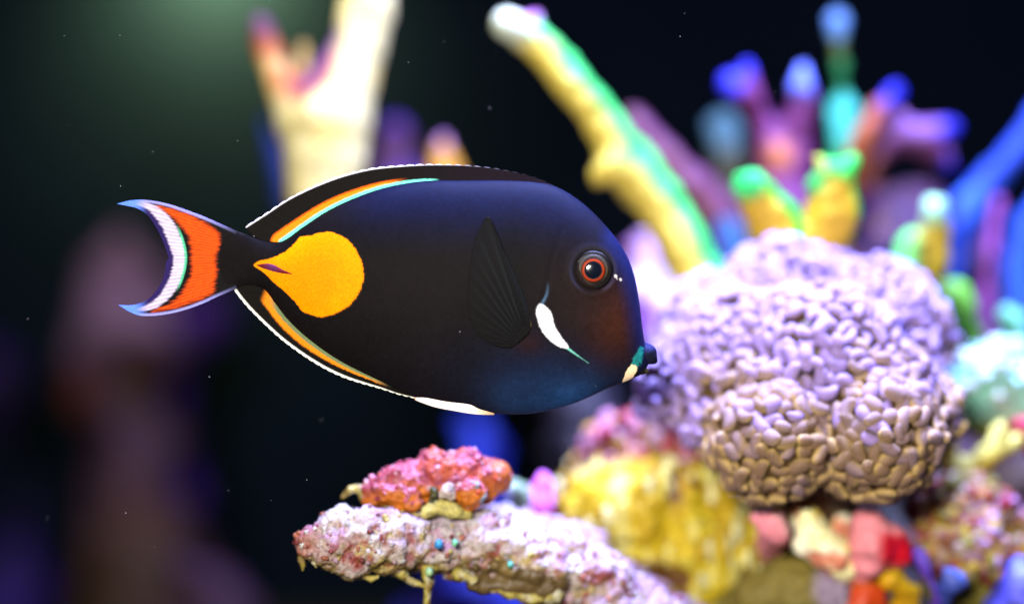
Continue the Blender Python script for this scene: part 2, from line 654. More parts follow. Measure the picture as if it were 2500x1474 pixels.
# ------------------------------------------------------------------ yellow rock
def c_yellow(co, no):
    x, y = pxy(co)
    n1, n2 = fbm(co * np.array([1, 1, 0.45]), 90, 4, 4), fbm(co, 60, 4, 12)
    c = mix(C(206, 172, 12), C(232, 206, 24), sstep(-.25, .2, n1))
    c = mix(c, C(236, 222, 120), sstep(0.12, 0.36, n1))
    c = mix(c, C(110, 66, 10), sstep(0.10, 0.34, n2))
    edge = sstep(1120, 1050, y + 0.32 * (x - 1560) + 40 * n2)
    c = mix(c, C(206, 120, 150), edge * 0.85)
    c = mix(c, C(190, 40, 60), edge * sstep(.1, .3, n1))
    c = mix(c, C(150, 60, 40), sstep(1400, 1365, x) * sstep(1150, 1180, y) * 0.6)
    return c


yr = thing('yellow_rock', P(1600, 1650, 0.74), 'large yellow lumpy rock sloping below the purple coral head', 'rock')
yrs = grow_part('stone', yr, [
    [(1438, 1160, 0.772, 66), (1530, 1110, 0.767, 84), (1630, 1110, 0.764, 84), (1680, 1180, 0.762, 80)],
    [(1440, 1230, 0.762, 86), (1540, 1240, 0.757, 130), (1680, 1290, 0.754, 130), (1780, 1345, 0.752, 92)],
    [(1560, 1340, 0.757, 120), (1680, 1390, 0.757, 130), (1740, 1440, 0.757, 100)],
    [(1600, 1560, 0.782, 210), (1700, 1750, 0.802, 240)]],
    0.0016, [('vert', 0.010, 70, 3), ('worley', 0.0050, 110, 4), ('fbm', 0.0025, 240, 6)], c_yellow, M_ROCK)
encrust('yellow_nodules', yr, yrs, 420, (0.0008, 0.0026), [C(238, 226, 120), C(226, 190, 30), C(214, 170, 20), C(240, 234, 170)], M_FLESH, 12, stretch=(0.8, 0.8, 1.9),
        keep=lambda co, no: (no[:, 1] < 0.2) & (pxy(co)[1] > 1130), sub=2)
encrust('pink_nodules', yr, yrs, 90, (0.0015, 0.0034), [C(226, 176, 190), C(196, 60, 80), C(214, 140, 170), C(220, 170, 60)], M_FLESH, 13,
        keep=lambda co, no: (no[:, 1] < 0.3) & (pxy(co)[1] < 1125), sub=2)


# ------------------------------------------------------------------ hammer coral
LOBES = [(1885, 1068, .682, 150), (2135, 1058, .682, 160), (2000, 905, .702, 205), (1800, 890, .715, 185), (1680, 925, .712, 112),
         (1912, 762, .745, 172), (2130, 810, .737, 172), (2258, 842, .745, 72), (1592, 985, .712, 38), (2240, 960, .715, 80), (1745, 790, .74, 120), (2010, 700, .76, 95),
         (2008, 1030, .688, 105), (1880, 985, .694, 150), (2130, 970, .694, 150), (1775, 1010, .70, 110), (2245, 1010, .697, 92)]
LC = np.array([P(a, b, d) for a, b, d, r in LOBES])
LR = np.array([r * K * d for a, b, d, r in LOBES])
hc = thing('coral_head', P(1960, 1230, .70), 'large domed coral head of lilac and brown bean shaped tentacles', 'coral')


def c_core(co, no):
    return palette_col(co, [C(90, 66, 34), C(76, 48, 30), C(104, 80, 42)], 120, 3)


grow_part('colony_base', hc, [[(a, b, d, r * 0.93)] for a, b, d, r in LOBES] + [[(1950, 1150, .715, 100), (2000, 1260, .74, 110), (2000, 1400, .78, 130)]],
          0.0025, [('fbm', 0.003, 80, 3)], c_core, M_FLESH)

pts, nrm, lob = [], [], []
cells = {}
MIN = 0.0044
for trial in range(60000):
    k = RNG.choice(len(LOBES), p=LR ** 2 / (LR ** 2).sum())
    n = RNG.standard_normal(3)
    n /= np.linalg.norm(n)
    rad = LR[k] * (1 + 0.06 * math.sin(n[0] * 9 + k) * math.sin(n[2] * 8 + 2 * k))
    p = LC[k] + n * rad
    dd = np.linalg.norm(LC - p, axis=1) / LR
    dd[k] = 9
    if dd.min() < 0.97 or n[1] > 0.75:
        continue
    key = tuple(np.floor(p / MIN).astype(int))
    ok = True
    mn = MIN * (0.75 + 0.35 * RNG.random())
    for dx in (-1, 0, 1):
        for dy in (-1, 0, 1):
            for dz in (-1, 0, 1):
                for q in cells.get((key[0] + dx, key[1] + dy, key[2] + dz), ()):
                    if np.linalg.norm(pts[q] - p) < mn:
                        ok = False
    if not ok:
        continue
    cells.setdefault(key, []).append(len(pts))
    pts.append(p)
    nrm.append(n)
    lob.append(k)
pts, nrm, lob = np.array(pts), np.array(nrm), np.array(lob)


def bean(seed, bend, L, W, knob, ctop, cside, clow):
    rng = np.random.default_rng(seed)
    nu, nv = 12, 10
    V, F, Cc = [], [], []
    for i in range(nu + 1):
        a = math.pi * i / nu
        x = -math.cos(a)
        r = math.sin(a) ** 0.62 * (1 + knob * x * x)
        if i in (0, nu):
            r = 0.02
        for j in range(nv):
            b = 2 * math.pi * j / nv
            yy, zz = math.cos(b) * r, math.sin(b) * r
            V.append((x * L, yy * W + bend * x * x * L, zz * W * (0.95 if zz > 0 else 1.3)))
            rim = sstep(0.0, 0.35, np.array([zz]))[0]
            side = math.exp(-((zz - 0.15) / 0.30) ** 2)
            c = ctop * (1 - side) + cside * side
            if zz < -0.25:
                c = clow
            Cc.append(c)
    for i in range(nu):
        for j in range(nv):
            k = (j + 1) % nv
            F.append((i * nv + j, (i + 1) * nv + j, (i + 1) * nv + k, i * nv + k))
    V = np.array(V)
    me = mesh_np('tentacle', V, np.array(F))
    Cc = np.array(Cc)
    set_col(me, Cc)
    me.materials.append(M_TENT)
    me.polygons.foreach_set('use_smooth', np.ones(len(me.polygons), bool))
    return me, V, np.array(F), Cc


SHAPES = [(1, 0.22, 0.0034, 0.0021, 0.15), (2, 0.0, 0.0031, 0.0022, 0.05), (3, -0.3, 0.0035, 0.0020, 0.1), (4, 0.1, 0.0025, 0.0022, 0.0), (5, 0.4, 0.0033, 0.0019, 0.2)]
LIT_TONES = [(C(136, 114, 164), C(150, 131, 152), C(96, 66, 60)),      # lilac upper tentacles, blue top light put into the colour
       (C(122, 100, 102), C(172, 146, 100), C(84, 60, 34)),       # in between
       (C(110, 86, 68), C(182, 154, 92), C(78, 52, 26))]         # brown lower tentacles with golden rims, without that light
BEANS = [bean(*sh, *tone) for tone in LIT_TONES for sh in SHAPES]
frames = []
for p, n, k in zip(pts, nrm, lob):
    axis = np.array([0.1, -0.8, 0.5])
    t0 = np.cross(axis, n)
    t0 /= np.linalg.norm(t0) + 1e-9
    b0 = np.cross(n, t0)
    a = RNG.normal(0, 0.75)
    x = t0 * math.cos(a) + b0 * math.sin(a)
    nn = n + RNG.normal(0, 0.22, 3)
    nn /= np.linalg.norm(nn)
    x = x - nn * (x @ nn)
    x /= np.linalg.norm(x)
    y = np.cross(nn, x)
    s = (0.84 + 0.42 * RNG.random()) * (1.12 if p[1] < 0.035 else 1.0)
    frames.append((np.stack([x, y, nn], 1) * s, p + n * RNG.normal(0, 0.0009),
                   RNG.integers(5) + 5 * int(np.clip(round(((-0.040 - p[2]) / 0.022) + 1.0 + RNG.normal(0, 0.45) - (1.6 if p[0] < 0.068 else 0.0)), 0, 2))))  # tone follows height: painted top light above, brown below
vis = np.array([(-n[1] * 1.0 + 0.35 * n[2]) / (p[1] + D0) ** 2 - 3.0 * max(0, p[1] - 0.06) for p, n in zip(pts, nrm)])
order = np.argsort(-vis)
hb = np.array(hc.location)
SV, SF, SC, sn = [], [], [], 0
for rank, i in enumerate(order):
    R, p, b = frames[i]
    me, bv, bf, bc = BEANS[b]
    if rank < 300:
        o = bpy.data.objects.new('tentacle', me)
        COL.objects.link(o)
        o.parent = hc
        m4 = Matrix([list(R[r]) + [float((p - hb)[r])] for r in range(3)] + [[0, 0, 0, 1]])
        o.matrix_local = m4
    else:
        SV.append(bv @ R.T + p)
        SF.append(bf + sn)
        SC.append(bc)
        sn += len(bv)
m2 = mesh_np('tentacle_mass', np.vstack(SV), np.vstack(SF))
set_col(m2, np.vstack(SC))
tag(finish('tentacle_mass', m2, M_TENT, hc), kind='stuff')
print('tentacles', len(pts))


# ------------------------------------------------------------------ branching corals behind
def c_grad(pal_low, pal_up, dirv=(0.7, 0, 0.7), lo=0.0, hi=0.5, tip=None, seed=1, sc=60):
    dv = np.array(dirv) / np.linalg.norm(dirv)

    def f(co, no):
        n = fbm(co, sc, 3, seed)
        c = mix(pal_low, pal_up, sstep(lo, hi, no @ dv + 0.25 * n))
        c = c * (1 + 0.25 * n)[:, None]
        if tip:
            for (tx, ty, r0, r1, tc) in tip:
                x, y = pxy(co)
                c = mix(c, tc, sstep(r1, r0, np.hypot(x - tx, y - ty)))
        return c
    return f


D_C = [('fbm', 0.0035, 50, 2), ('worley', 0.0016, 200, 3)]
YEL, GRN = C(240, 214, 84), C(40, 200, 110)

grow('branch_coral', 'long yellow coral branch with a green flank leaning out from the reef', 'coral', [
    [(1790, 840, .79, 80), (1740, 740, .79, 74), (1680, 620, .79, 68), (1605, 500, .79, 66), (1535, 400, .79, 62), (1472, 300, .785, 56), (1405, 205, .78, 50), (1335, 122, .78, 44), (1245, 66, .775, 38)],
    [(1500, 400, .785, 50), (1468, 425, .785, 34)], [(1300, 80, .78, 30), (1300, 40, .78, 20)]],
    0.0028, D_C, c_grad(YEL, C(60, 205, 90), (0.8, -0.1, 0.55), 0.1, 0.55, [(1238, 60, 30, 90, C(220, 232, 200)), (1300, 30, 10, 45, C(170, 90, 170))]), M_CORAL)

grow('forked_coral', 'stubby yellow forked coral with bright green tips behind the coral head', 'coral', [
    [(1975, 760, .765, 60), (1935, 640, .765, 66), (1885, 540, .76, 62), (1836, 462, .755, 54)],
    [(1975, 760, .765, 60), (2005, 620, .765, 58), (2032, 520, .76, 62), (2045, 430, .755, 52)],
    [(2045, 430, .755, 42), (1985, 448, .755, 26)], [(2045, 420, .755, 40), (2085, 392, .755, 28)], [(2030, 410, .755, 30), (1998, 388, .755, 22)]],
    0.0024, D_C, c_grad(C(228, 184, 30), C(30, 196, 46), (0.75, 0.1, 0.6), 0.2, 0.5, [(1825, 440, 35, 62, C(40, 205, 90)), (2060, 385, 40, 66, C(36, 200, 60)), (1985, 440, 20, 50, C(50, 180, 70))]), M_CORAL)

grow('stalk_coral', 'thin green stalk coral with a pale blue knob on top', 'coral', [
    [(2060, 520, .86, 34), (2062, 330, .86, 42), (2062, 280, .86, 48), (2056, 210, .855, 20), (2048, 130, .85, 16), (2040, 80, .85, 26), (2038, 55, .85, 30)]],
    0.0028, D_C, c_grad(C(40, 150, 80), C(40, 150, 80), tip=[(2040, 55, 30, 60, C(90, 130, 170)), (2062, 290, 40, 80, C(70, 200, 170)), (2046, 120, 5, 40, C(110, 110, 30))]), M_CORAL)

grow('purple_coral', 'purple branching coral with blue tips and a tall white tipped branch', 'coral', [
    [(1960, 700, .84, 80), (1930, 540, .84, 74), (1905, 430, .84, 56), (1860, 300, .835, 32), (1838, 235, .83, 24), (1822, 165, .83, 20)],
    [(1865, 300, .835, 28), (1815, 240, .83, 20), (1775, 200, .83, 20)],
    [(1925, 460, .84, 52), (1950, 320, .835, 40), (1965, 220, .83, 38), (1960, 160, .83, 22)]],
    0.0028, D_C, c_grad(C(110, 34, 96), C(126, 52, 116), tip=[(1775, 198, 30, 60, C(26, 26, 190)), (1820, 155, 18, 45, C(26, 26, 190)), (1962, 165, 40, 90, C(110, 130, 235)), (1900, 380, 10, 60, C(200, 110, 60))]), M_CORAL)

grow('purple_coral', 'orange and purple coral branch with a single pointed blue tip', 'coral', [
    [(2010, 640, .85, 50), (2060, 450, .85, 44), (2110, 340, .84, 34), (2150, 270, .84, 26), (2190, 225, .84, 20)]],
    0.0028, D_C, c_grad(C(170, 84, 36), C(130, 56, 70), tip=[(2190, 225, 25, 62, C(26, 26, 190))]), M_CORAL)

grow('purple_coral', 'lilac coral branch forking into two deep blue tips', 'coral', [
    [(2080, 560, .86, 50), (2130, 400, .85, 36), (2180, 330, .85, 40), (2250, 345, .85, 44), (2290, 325, .85, 26), (2320, 312, .85, 22)],
    [(2255, 350, .85, 38), (2300, 385, .85, 26), (2325, 420, .85, 16)], [(2180, 320, .85, 30), (2200, 290, .85, 22)]],
    0.0028, D_C, c_grad(C(110, 50, 100), C(140, 86, 160), tip=[(2325, 312, 15, 50, C(26, 26, 190)), (2325, 418, 15, 55, C(26, 26, 190)), (2120, 420, 20, 80, C(140, 70, 50))]), M_CORAL)

grow('pink_coral', 'mauve pink coral branch slanting behind the long yellow branch', 'coral', [
    [(1545, 290, .87, 26), (1610, 370, .87, 40), (1680, 450, .87, 48), (1745, 520, .875, 60), (1800, 640, .88, 80)]],
    0.003, D_C, c_grad(C(120, 66, 70), C(110, 54, 90)), M_CORAL)

grow('pale_coral', 'dim grey teal coral stub with an olive stem', 'coral', [
    [(1770, 310, .93, 40), (1775, 360, .93, 34), (1785, 440, .93, 32), (1800, 560, .93, 40)]],
    0.003, D_C, c_grad(C(74, 74, 44), C(80, 80, 50), tip=[(1770, 305, 40, 80, C(70, 110, 118))]), M_CORAL)

grow('blue_coral', 'small dark teal coral stub between yellow branch and green tips', 'coral', [
    [(1800, 740, .85, 60), (1785, 620, .85, 44), (1778, 570, .85, 36)]],
    0.003, D_C, c_grad(C(40, 70, 130), C(40, 120, 150)), M_CORAL)

grow('blue_coral', 'long bright blue coral branch curving up past the right reef', 'coral', [
    [(2290, 780, .88, 40), (2330, 600, .88, 42), (2360, 500, .88, 44), (2420, 440, .88, 42), (2480, 370, .88, 38), (2560, 260, .88, 34)]],
    0.003, D_C, c_grad(C(40, 80, 200), C(60, 130, 230)), M_CORAL)

grow('blue_coral', 'short upright blue coral branch beside the magenta stem', 'coral', [
    [(2490, 800, .87, 40), (2480, 660, .87, 34), (2500, 560, .87, 38), (2560, 480, .87, 40)]],
    0.003, D_C, c_grad(C(40, 90, 200), C(70, 150, 235)), M_CORAL)

grow('magenta_coral', 'thin magenta coral stem rising between two blue branches', 'coral', [
    [(2420, 900, .85, 34), (2405, 760, .85, 28), (2415, 640, .85, 24), (2425, 540, .855, 24), (2440, 490, .86, 20)]],
    0.003, D_C, c_grad(C(130, 50, 120), C(176, 90, 190)), M_CORAL)

grow('green_coral', 'light green and yellow two branched coral with a mint tip', 'coral', [
    [(2220, 800, .80, 60), (2255, 690, .80, 42), (2285, 590, .795, 34), (2280, 505, .79, 30)],
    [(2190, 760, .79, 50), (2200, 660, .785, 46), (2225, 590, .785, 34)]],
    0.0026, D_C, lambda co, no: mix(mix(C(206, 170, 30), C(110, 220, 100), sstep(2262, 2225, pxy(co)[0])), C(180, 236, 180), sstep(60, 38, np.hypot(pxy(co)[0] - 2280, pxy(co)[1] - 500))), M_CORAL)

grow('green_coral', 'round lime green coral knob beside the lilac coral head', 'coral', [
    [(2330, 720, .79, 40), (2345, 740, .79, 42), (2360, 830, .80, 50)]], 0.0026, D_C, c_grad(C(90, 150, 40), C(130, 220, 70)), M_CORAL)

grow('green_coral', 'small mint coral knob at the foot of the blue branch', 'coral', [
    [(2455, 775, .80, 30), (2475, 800, .80, 34), (2480, 880, .80, 50)]], 0.0026, D_C, c_grad(C(60, 130, 90), C(130, 215, 170)), M_CORAL)

grow('purple_rock', 'dark purple rock behind the green and magenta corals', 'rock', [
    [(2130, 620, .93, 90), (2230, 560, .95, 100), (2330, 700, .95, 130), (2440, 760, .96, 120)], [(2250, 900, .95, 200), (2400, 1050, .95, 200)]],
    0.005, [('fbm', 0.02, 30, 2), ('worley', 0.006, 80, 2)], lambda co, no: palette_col(co, [C(80, 44, 84), C(50, 30, 110), C(110, 60, 60), C(130, 90, 30)], 22, 4), M_ROCK)

grow('lilac_rock', 'lilac and pink encrusted rock behind the fish snout', 'rock', [
    [(1600, 700, .90, 70), (1640, 800, .87, 110), (1660, 900, .86, 90)], [(1560, 620, .92, 50), (1600, 720, .9, 60)], [(1680, 1000, .86, 120), (1740, 1150, .86, 150)]],
    0.0032, [('fbm', 0.008, 50, 2), ('worley', 0.004, 110, 2)], lambda co, no: palette_col(co, [C(206, 170, 220), C(226, 170, 190), C(220, 150, 100), C(150, 90, 180), C(236, 220, 236)], 40, 8), M_ROCK)


# ------------------------------------------------------------------ right: mint rock, yellow coral, patchwork rock and knobs
def c_mint(co, no):
    x, y = pxy(co)
    n = fbm(co * np.array([1, 1, 1.6]), 70, 4, 2)
    c = mix(C(150, 226, 206), C(206, 240, 224), sstep(-.2, .3, n))
    c = mix(c, C(120, 200, 190), sstep(.1, .35, fbm(co, 110, 3, 9)))
    return mix(c, C(150, 150, 50), sstep(1000, 1045, y + 30 * n))


mr_ = thing('mint_rock', P(2420, 1080, .77), 'mint white lumpy rock right of the coral head', 'rock')
mrs = grow_part('stone', mr_, [
    [(2320, 905, .765, 50), (2390, 925, .765, 80), (2470, 930, .77, 90), (2560, 940, .775, 100)], [(2350, 1000, .77, 50), (2440, 1000, .77, 60), (2540, 1000, .77, 70)]],
    0.0022, [('fbm', 0.006, 60, 2), ('worley', 0.0035, 130, 2), ('fbm', 0.0015, 250, 3)], c_mint, M_ROCK)
encrust('nodules', mr_, mrs, 240, (0.0012, 0.003), [C(206, 240, 230), C(160, 230, 214), C(226, 244, 236)], M_FLESH, 3, keep=lambda co, no: (no[:, 2] > -0.1) & (no[:, 1] < 0.3), sub=2)

grow('yellow_coral', 'pale yellow knobbly forked coral below the mint rock', 'coral', [
    [(2330, 1230, .75, 40), (2370, 1160, .745, 40), (2420, 1100, .74, 34), (2440, 1050, .74, 20), (2445, 1030, .74, 12)],
    [(2370, 1170, .745, 38), (2310, 1110, .745, 28), (2312, 1082, .745, 24)], [(2420, 1120, .74, 32), (2480, 1080, .745, 26), (2540, 1060, .75, 30)]],
    0.002, [('fbm', 0.004, 70, 2), ('worley', 0.002, 200, 3)], c_grad(C(206, 176, 40), C(232, 220, 110), (0, -.3, 1), -.2, .5), M_ROCK)

grow('red_sponge', 'small crimson sponge lump beside the pale yellow forked coral', 'sponge', [
    [(2492, 1040, .745, 26), (2520, 1050, .745, 34), (2560, 1100, .75, 50)]], 0.002, D_C, c_grad(C(160, 16, 50), C(196, 30, 70)), M_SMOOTH)

grow('blue_sponge', 'small vivid blue sponge lump under the coral head', 'sponge', [
    [(2225, 1150, .73, 24), (2250, 1142, .73, 20), (2215, 1190, .74, 36)]], 0.0018, [('fbm', 0.002, 80, 2)], c_grad(C(50, 40, 200), C(70, 60, 230)), M_SMOOTH)


def c_patch(co, no):
    x, y = pxy(co)
    c = palette_col(co, [C(180, 130, 96), C(196, 150, 40), C(150, 34, 40), C(170, 130, 180), C(206, 184, 60), C(140, 66, 120)], 75, 3)
    return mix(c, C(120, 110, 24), sstep(1370, 1420, y + 30 * fbm(co, 60, 2, 2)))


pk = thing('patchwork_rock', P(2360, 1560, .74), 'rock crusted with pink, mustard, red and lilac patches', 'rock')
pks = grow_part('stone', pk, [
    [(2270, 1230, .735, 50), (2330, 1240, .735, 76), (2420, 1250, .735, 76), (2470, 1290, .74, 60)], [(2290, 1330, .73, 66), (2380, 1340, .728, 90), (2450, 1370, .735, 70)],
    [(2330, 1420, .735, 60), (2400, 1450, .735, 80), (2360, 1560, .75, 120)]],
    0.0019, [('fbm', 0.006, 60, 5), ('worley', 0.0035, 130, 4), ('fbm', 0.0015, 260, 3)], c_patch, M_ROCK)
encrust('nodules', pk, pks, 420, (0.0008, 0.0025), [C(196, 140, 130), C(206, 176, 60), C(150, 30, 40), C(180, 140, 190), C(196, 130, 30), C(200, 176, 160), C(140, 80, 50), C(150, 140, 50)], M_FLESH, 5,
        keep=lambda co, no: (no[:, 1] < 0.2) & (pxy(co)[1] < 1410), sub=2)

FL = [('fbm', 0.0034, 90, 2), ('worley', 0.0012, 200, 5)]
grow('pink_sponge', 'small salmon pink sponge knob in the shadow under the coral head', 'sponge', [
    [(1882, 1272, .700, 40), (1894, 1292, .699, 36), (1880, 1330, .73, 40)], [(1846, 1262, .70, 18), (1866, 1278, .70, 22)]], 0.0016, FL, c_grad(C(250, 150, 160), C(252, 180, 188)), M_SMOOTH)


def c_red(co, no):
    x, y = pxy(co)
    n = fbm(co, 60, 3, 3)
    return mix(C(250, 150, 160), C(226, 14, 40), sstep(2135, 2165, x + 12 * n) * sstep(1285, 1310, y + 14 * n) * sstep(1400, 1370, y) + 0 * n)


grow('red_sponge', 'plump pink sponge with a crimson flank beside the patchwork rock', 'sponge', [
    [(2125, 1285, .703, 46), (2132, 1320, .700, 62), (2120, 1370, .702, 52), (2105, 1405, .708, 38), (2100, 1470, .73, 50)], [(2170, 1310, .702, 44), (2185, 1350, .704, 40)]],
    0.0016, FL, c_red, M_SMOOTH)

ch_ = thing('cream_rock', P(2010, 1420, .72), 'cream yellow chunky rock between two pink sponges', 'rock')
chs = grow_part('stone', ch_, [
    [(1985, 1215, .71, 18), (1970, 1262, .702, 46), (1985, 1300, .702, 54), (2030, 1345, .702, 48), (2075, 1390, .704, 34)], [(2050, 1280, .72, 34), (2060, 1330, .72, 40)], [(2000, 1400, .74, 60), (2000, 1480, .75, 80)]],
    0.0016, [('fbm', 0.004, 90, 2), ('worley', 0.002, 200, 3)], lambda co, no: palette_col(co, [C(250, 244, 180), C(252, 250, 214), C(226, 204, 90), C(214, 130, 100)], 90, 4), M_PALE)

grow('olive_rock', 'smooth olive rock slab at the foot of the cream rock', 'rock', [
    [(1850, 1470, .715, 70), (1930, 1440, .712, 84), (2010, 1440, .712, 80), (2060, 1480, .715, 80)], [(1800, 1560, .73, 110), (2000, 1580, .73, 130)]],
    0.002, [('fbm', 0.004, 40, 2), ('fbm', 0.0012, 200, 2)], lambda co, no: mix(mix(C(120, 108, 30), C(140, 124, 50), sstep(-.2, .3, fbm(co, 50, 3, 1))), C(170, 150, 176), sstep(70, 30, np.hypot(pxy(co)[0] - 2035, pxy(co)[1] - 1435) + 25 * fbm(co, 80, 3, 4))), M_ROCK)

grow('orange_sponge', 'orange red sponge lump below the plump pink sponge', 'sponge', [
    [(2105, 1440, .708, 36), (2095, 1490, .708, 60), (2130, 1470, .708, 44), (2110, 1560, .72, 70)]], 0.0018, [('fbm', 0.004, 80, 2)],
    lambda co, no: mix(C(214, 70, 14), C(170, 90, 10), sstep(1440, 1415, pxy(co)[1])), M_SMOOTH)

grow('yellow_sponge', 'golden yellow sponge knob below the patchwork rock', 'sponge', [
    [(2190, 1385, .71, 24), (2180, 1415, .708, 38), (2215, 1440, .71, 34), (2200, 1520, .72, 60)]], 0.0018, [('fbm', 0.004, 80, 2)], c_grad(C(214, 160, 10), C(232, 190, 30)), M_SMOOTH)

grow('violet_sponge', 'violet finger sponge leaning against the patchwork rock', 'sponge', [
    [(2235, 1345, .705, 10), (2255, 1385, .703, 15), (2272, 1425, .703, 17), (2285, 1460, .705, 15), (2290, 1540, .72, 20)]], 0.0013, FL, c_grad(C(100, 60, 190), C(130, 100, 235)), M_SMOOTH)

grow('blue_sponge', 'curled blue finger sponge in front of the patchwork rock', 'sponge', [
    [(2300, 1415, .70, 14), (2308, 1392, .70, 15), (2328, 1388, .70, 13), (2338, 1402, .70, 11)], [(2300, 1415, .70, 14), (2325, 1432, .70, 15), (2350, 1425, .70, 10)], [(2300, 1415, .70, 14), (2300, 1520, .72, 20)]],
    0.0013, FL, c_grad(C(70, 90, 190), C(100, 130, 235)), M_SMOOTH)

grow('blue_sponge', 'broad periwinkle blue sponge at the foot of the patchwork rock', 'sponge', [
    [(2470, 1400, .72, 44), (2490, 1450, .715, 70), (2560, 1480, .715, 90), (2440, 1490, .715, 50)]], 0.002, [('fbm', 0.004, 60, 2)], c_grad(C(80, 80, 200), C(110, 120, 245)), M_SMOOTH)

# ------------------------------------------------------------------ small things behind the ledge
grow('magenta_sponge', 'upright magenta sponge with a brick red base behind the ledge', 'sponge', [
    [(1326, 1182, .732, 27), (1316, 1222, .732, 33), (1306, 1265, .735, 38), (1300, 1310, .74, 48)]], 0.0016, FL,
    lambda co, no: mix(C(214, 110, 214), C(170, 30, 10), sstep(1240, 1262, pxy(co)[1])), M_SMOOTH)

grow('pale_sponge', 'pale sage green sponge stub beside the pink and orange rock', 'sponge', [
    [(1240, 1188, .72, 12), (1262, 1192, .725, 26), (1275, 1205, .73, 28), (1270, 1260, .735, 36), (1290, 1320, .735, 40)]], 0.0016, FL,
    lambda co, no: mix(C(150, 180, 140), C(226, 226, 240), sstep(1256, 1238, pxy(co)[0])), M_SMOOTH)

BLU = lambda co, no: palette_col(co, [C(30, 30, 150), C(50, 80, 220), C(20, 16, 90), C(60, 40, 170)], 14, 6)
grow('blue_rock', 'bright blue rock far behind the pink and orange rock', 'rock', [
    [(1140, 1035, 1.16, 30), (1165, 1060, 1.15, 44), (1195, 1105, 1.15, 36), (1180, 1150, 1.15, 44)], [(1180, 1250, 1.15, 70), (1180, 1500, 1.15, 160)]],
    0.006, [('fbm', 0.012, 22, 2)], lambda co, no: palette_col(co, [C(36, 40, 170), C(70, 96, 230), C(26, 20, 110)], 26, 6), M_SMOOTH, base=P(1180, 1560, 1.15))
grow('blue_rock', 'small dark blue rock knob in the gap below the fish', 'rock', [
    [(1365, 1035, 1.15, 40), (1380, 1150, 1.15, 60), (1400, 1500, 1.15, 120)]], 0.006, [('fbm', 0.01, 20, 2)], BLU, M_ROCK)
grow('violet_rock', 'violet blue rock knob behind the upper end of the yellow rock', 'rock', [
    [(1440, 1080, .93, 52), (1420, 1130, .93, 56), (1450, 1300, .93, 120), (1480, 1600, .93, 200)]], 0.004, [('fbm', 0.008, 30, 2)],
    lambda co, no: palette_col(co, [C(70, 50, 180), C(120, 80, 190), C(40, 30, 130)], 30, 2), M_ROCK)
grow('blue_rock', 'blue rock half hidden below the overhanging ledge', 'rock', [
    [(1010, 1520, .95, 50), (1075, 1490, .95, 60), (1130, 1520, .95, 70), (1100, 1800, .95, 200)]], 0.004, [('fbm', 0.008, 30, 2)],
    lambda co, no: palette_col(co, [C(36, 30, 180), C(60, 60, 220), C(30, 20, 110)], 30, 2), M_ROCK)


# ------------------------------------------------------------------ cream pillar coral and tips behind the fish
def c_pillar(co, no):
    x, y = pxy(co)
    n = fbm(co, 40, 4, 3)
    c = mix(C(236, 212, 120), C(240, 226, 160), sstep(-.2, .3, n))
    c = mix(c, C(226, 190, 70), sstep(.15, .4, fbm(co, 70, 3, 8)) * 0.6)
    cup = sstep(60, 26, np.abs(y - 205 + 0.55 * np.maximum(0, x - 740))) * sstep(0.15, 0.6, -no[:, 0] * 0.4 + no[:, 2]) * sstep(870, 800, x) * sstep(640, 670, x)
    c = mix(c, C(170, 84, 40), cup)
    ed = sstep(0.35, 0.8, -no[:, 0] * 0.8 + 0.5 * no[:, 2]) * sstep(240, 200, y) * sstep(40, 80, y) * sstep(690, 720, x)
    c = mix(c, C(110, 60, 130), ed)  # purple lens fringe along the fork edges, painted into the coral colour
    c = mix(c, C(170, 86, 26), sstep(190, 120, y) * sstep(765, 710, x))
    c = mix(c, C(90, 44, 90), sstep(120, 60, y) * sstep(770, 720, x))
    return c


grow('pillar_coral', 'thick cream yellow pillar coral with a short side fork', 'coral', [
    [(1040, 800, .86, 90), (900, 690, .84, 88), (815, 580, .825, 88), (788, 470, .82, 92), (795, 380, .82, 104), (800, 290, .82, 112), (842, 200, .82, 88), (876, 115, .82, 72), (893, 20, .82, 68), (905, -120, .82, 66), (900, -260, .82, 60)],
    [(745, 300, .82, 80), (695, 240, .82, 44), (660, 145, .83, 36), (636, 62, .83, 27)],
    [(735, 240, .83, 40), (735, 180, .84, 24), (740, 115, .84, 18)], [(955, 45, .82, 12), (920, 50, .82, 30)]],
    0.003, [('fbm', 0.0025, 30, 2), ('worley', 0.0010, 150, 3)], c_pillar, M_CORAL)

grow('purple_coral', 'dim rounded purple brown coral behind the fish back', 'coral', [
    [(960, 330, 1.0, 52), (960, 420, 1.0, 60), (1000, 560, .98, 70), (1150, 800, .93, 110)]], 0.0045, [('fbm', 0.006, 40, 2)],
    c_grad(C(110, 60, 90), C(100, 50, 170), (0, 0, 1), .2, .7), M_CORAL)
grow('orange_coral', 'small orange yellow coral cone with a lilac tip behind the fish back', 'coral', [
    [(1080, 345, .90, 20), (1082, 400, .90, 34), (1095, 520, .90, 56), (1180, 800, .9, 80)]], 0.003, [('fbm', 0.004, 50, 2)],
    lambda co, no: mix(C(226, 160, 40), C(190, 130, 200), sstep(365, 345, pxy(co)[1])), M_CORAL)
grow('blue_coral', 'faint blue coral knob behind the cream pillar', 'coral', [
    [(655, 300, 1.0, 16), (665, 340, .99, 22), (720, 480, .97, 50), (850, 650, .95, 70), (1050, 800, .92, 80)]], 0.004, [('fbm', 0.005, 40, 2)], c_grad(C(20, 36, 90), C(30, 56, 130)), M_CORAL)


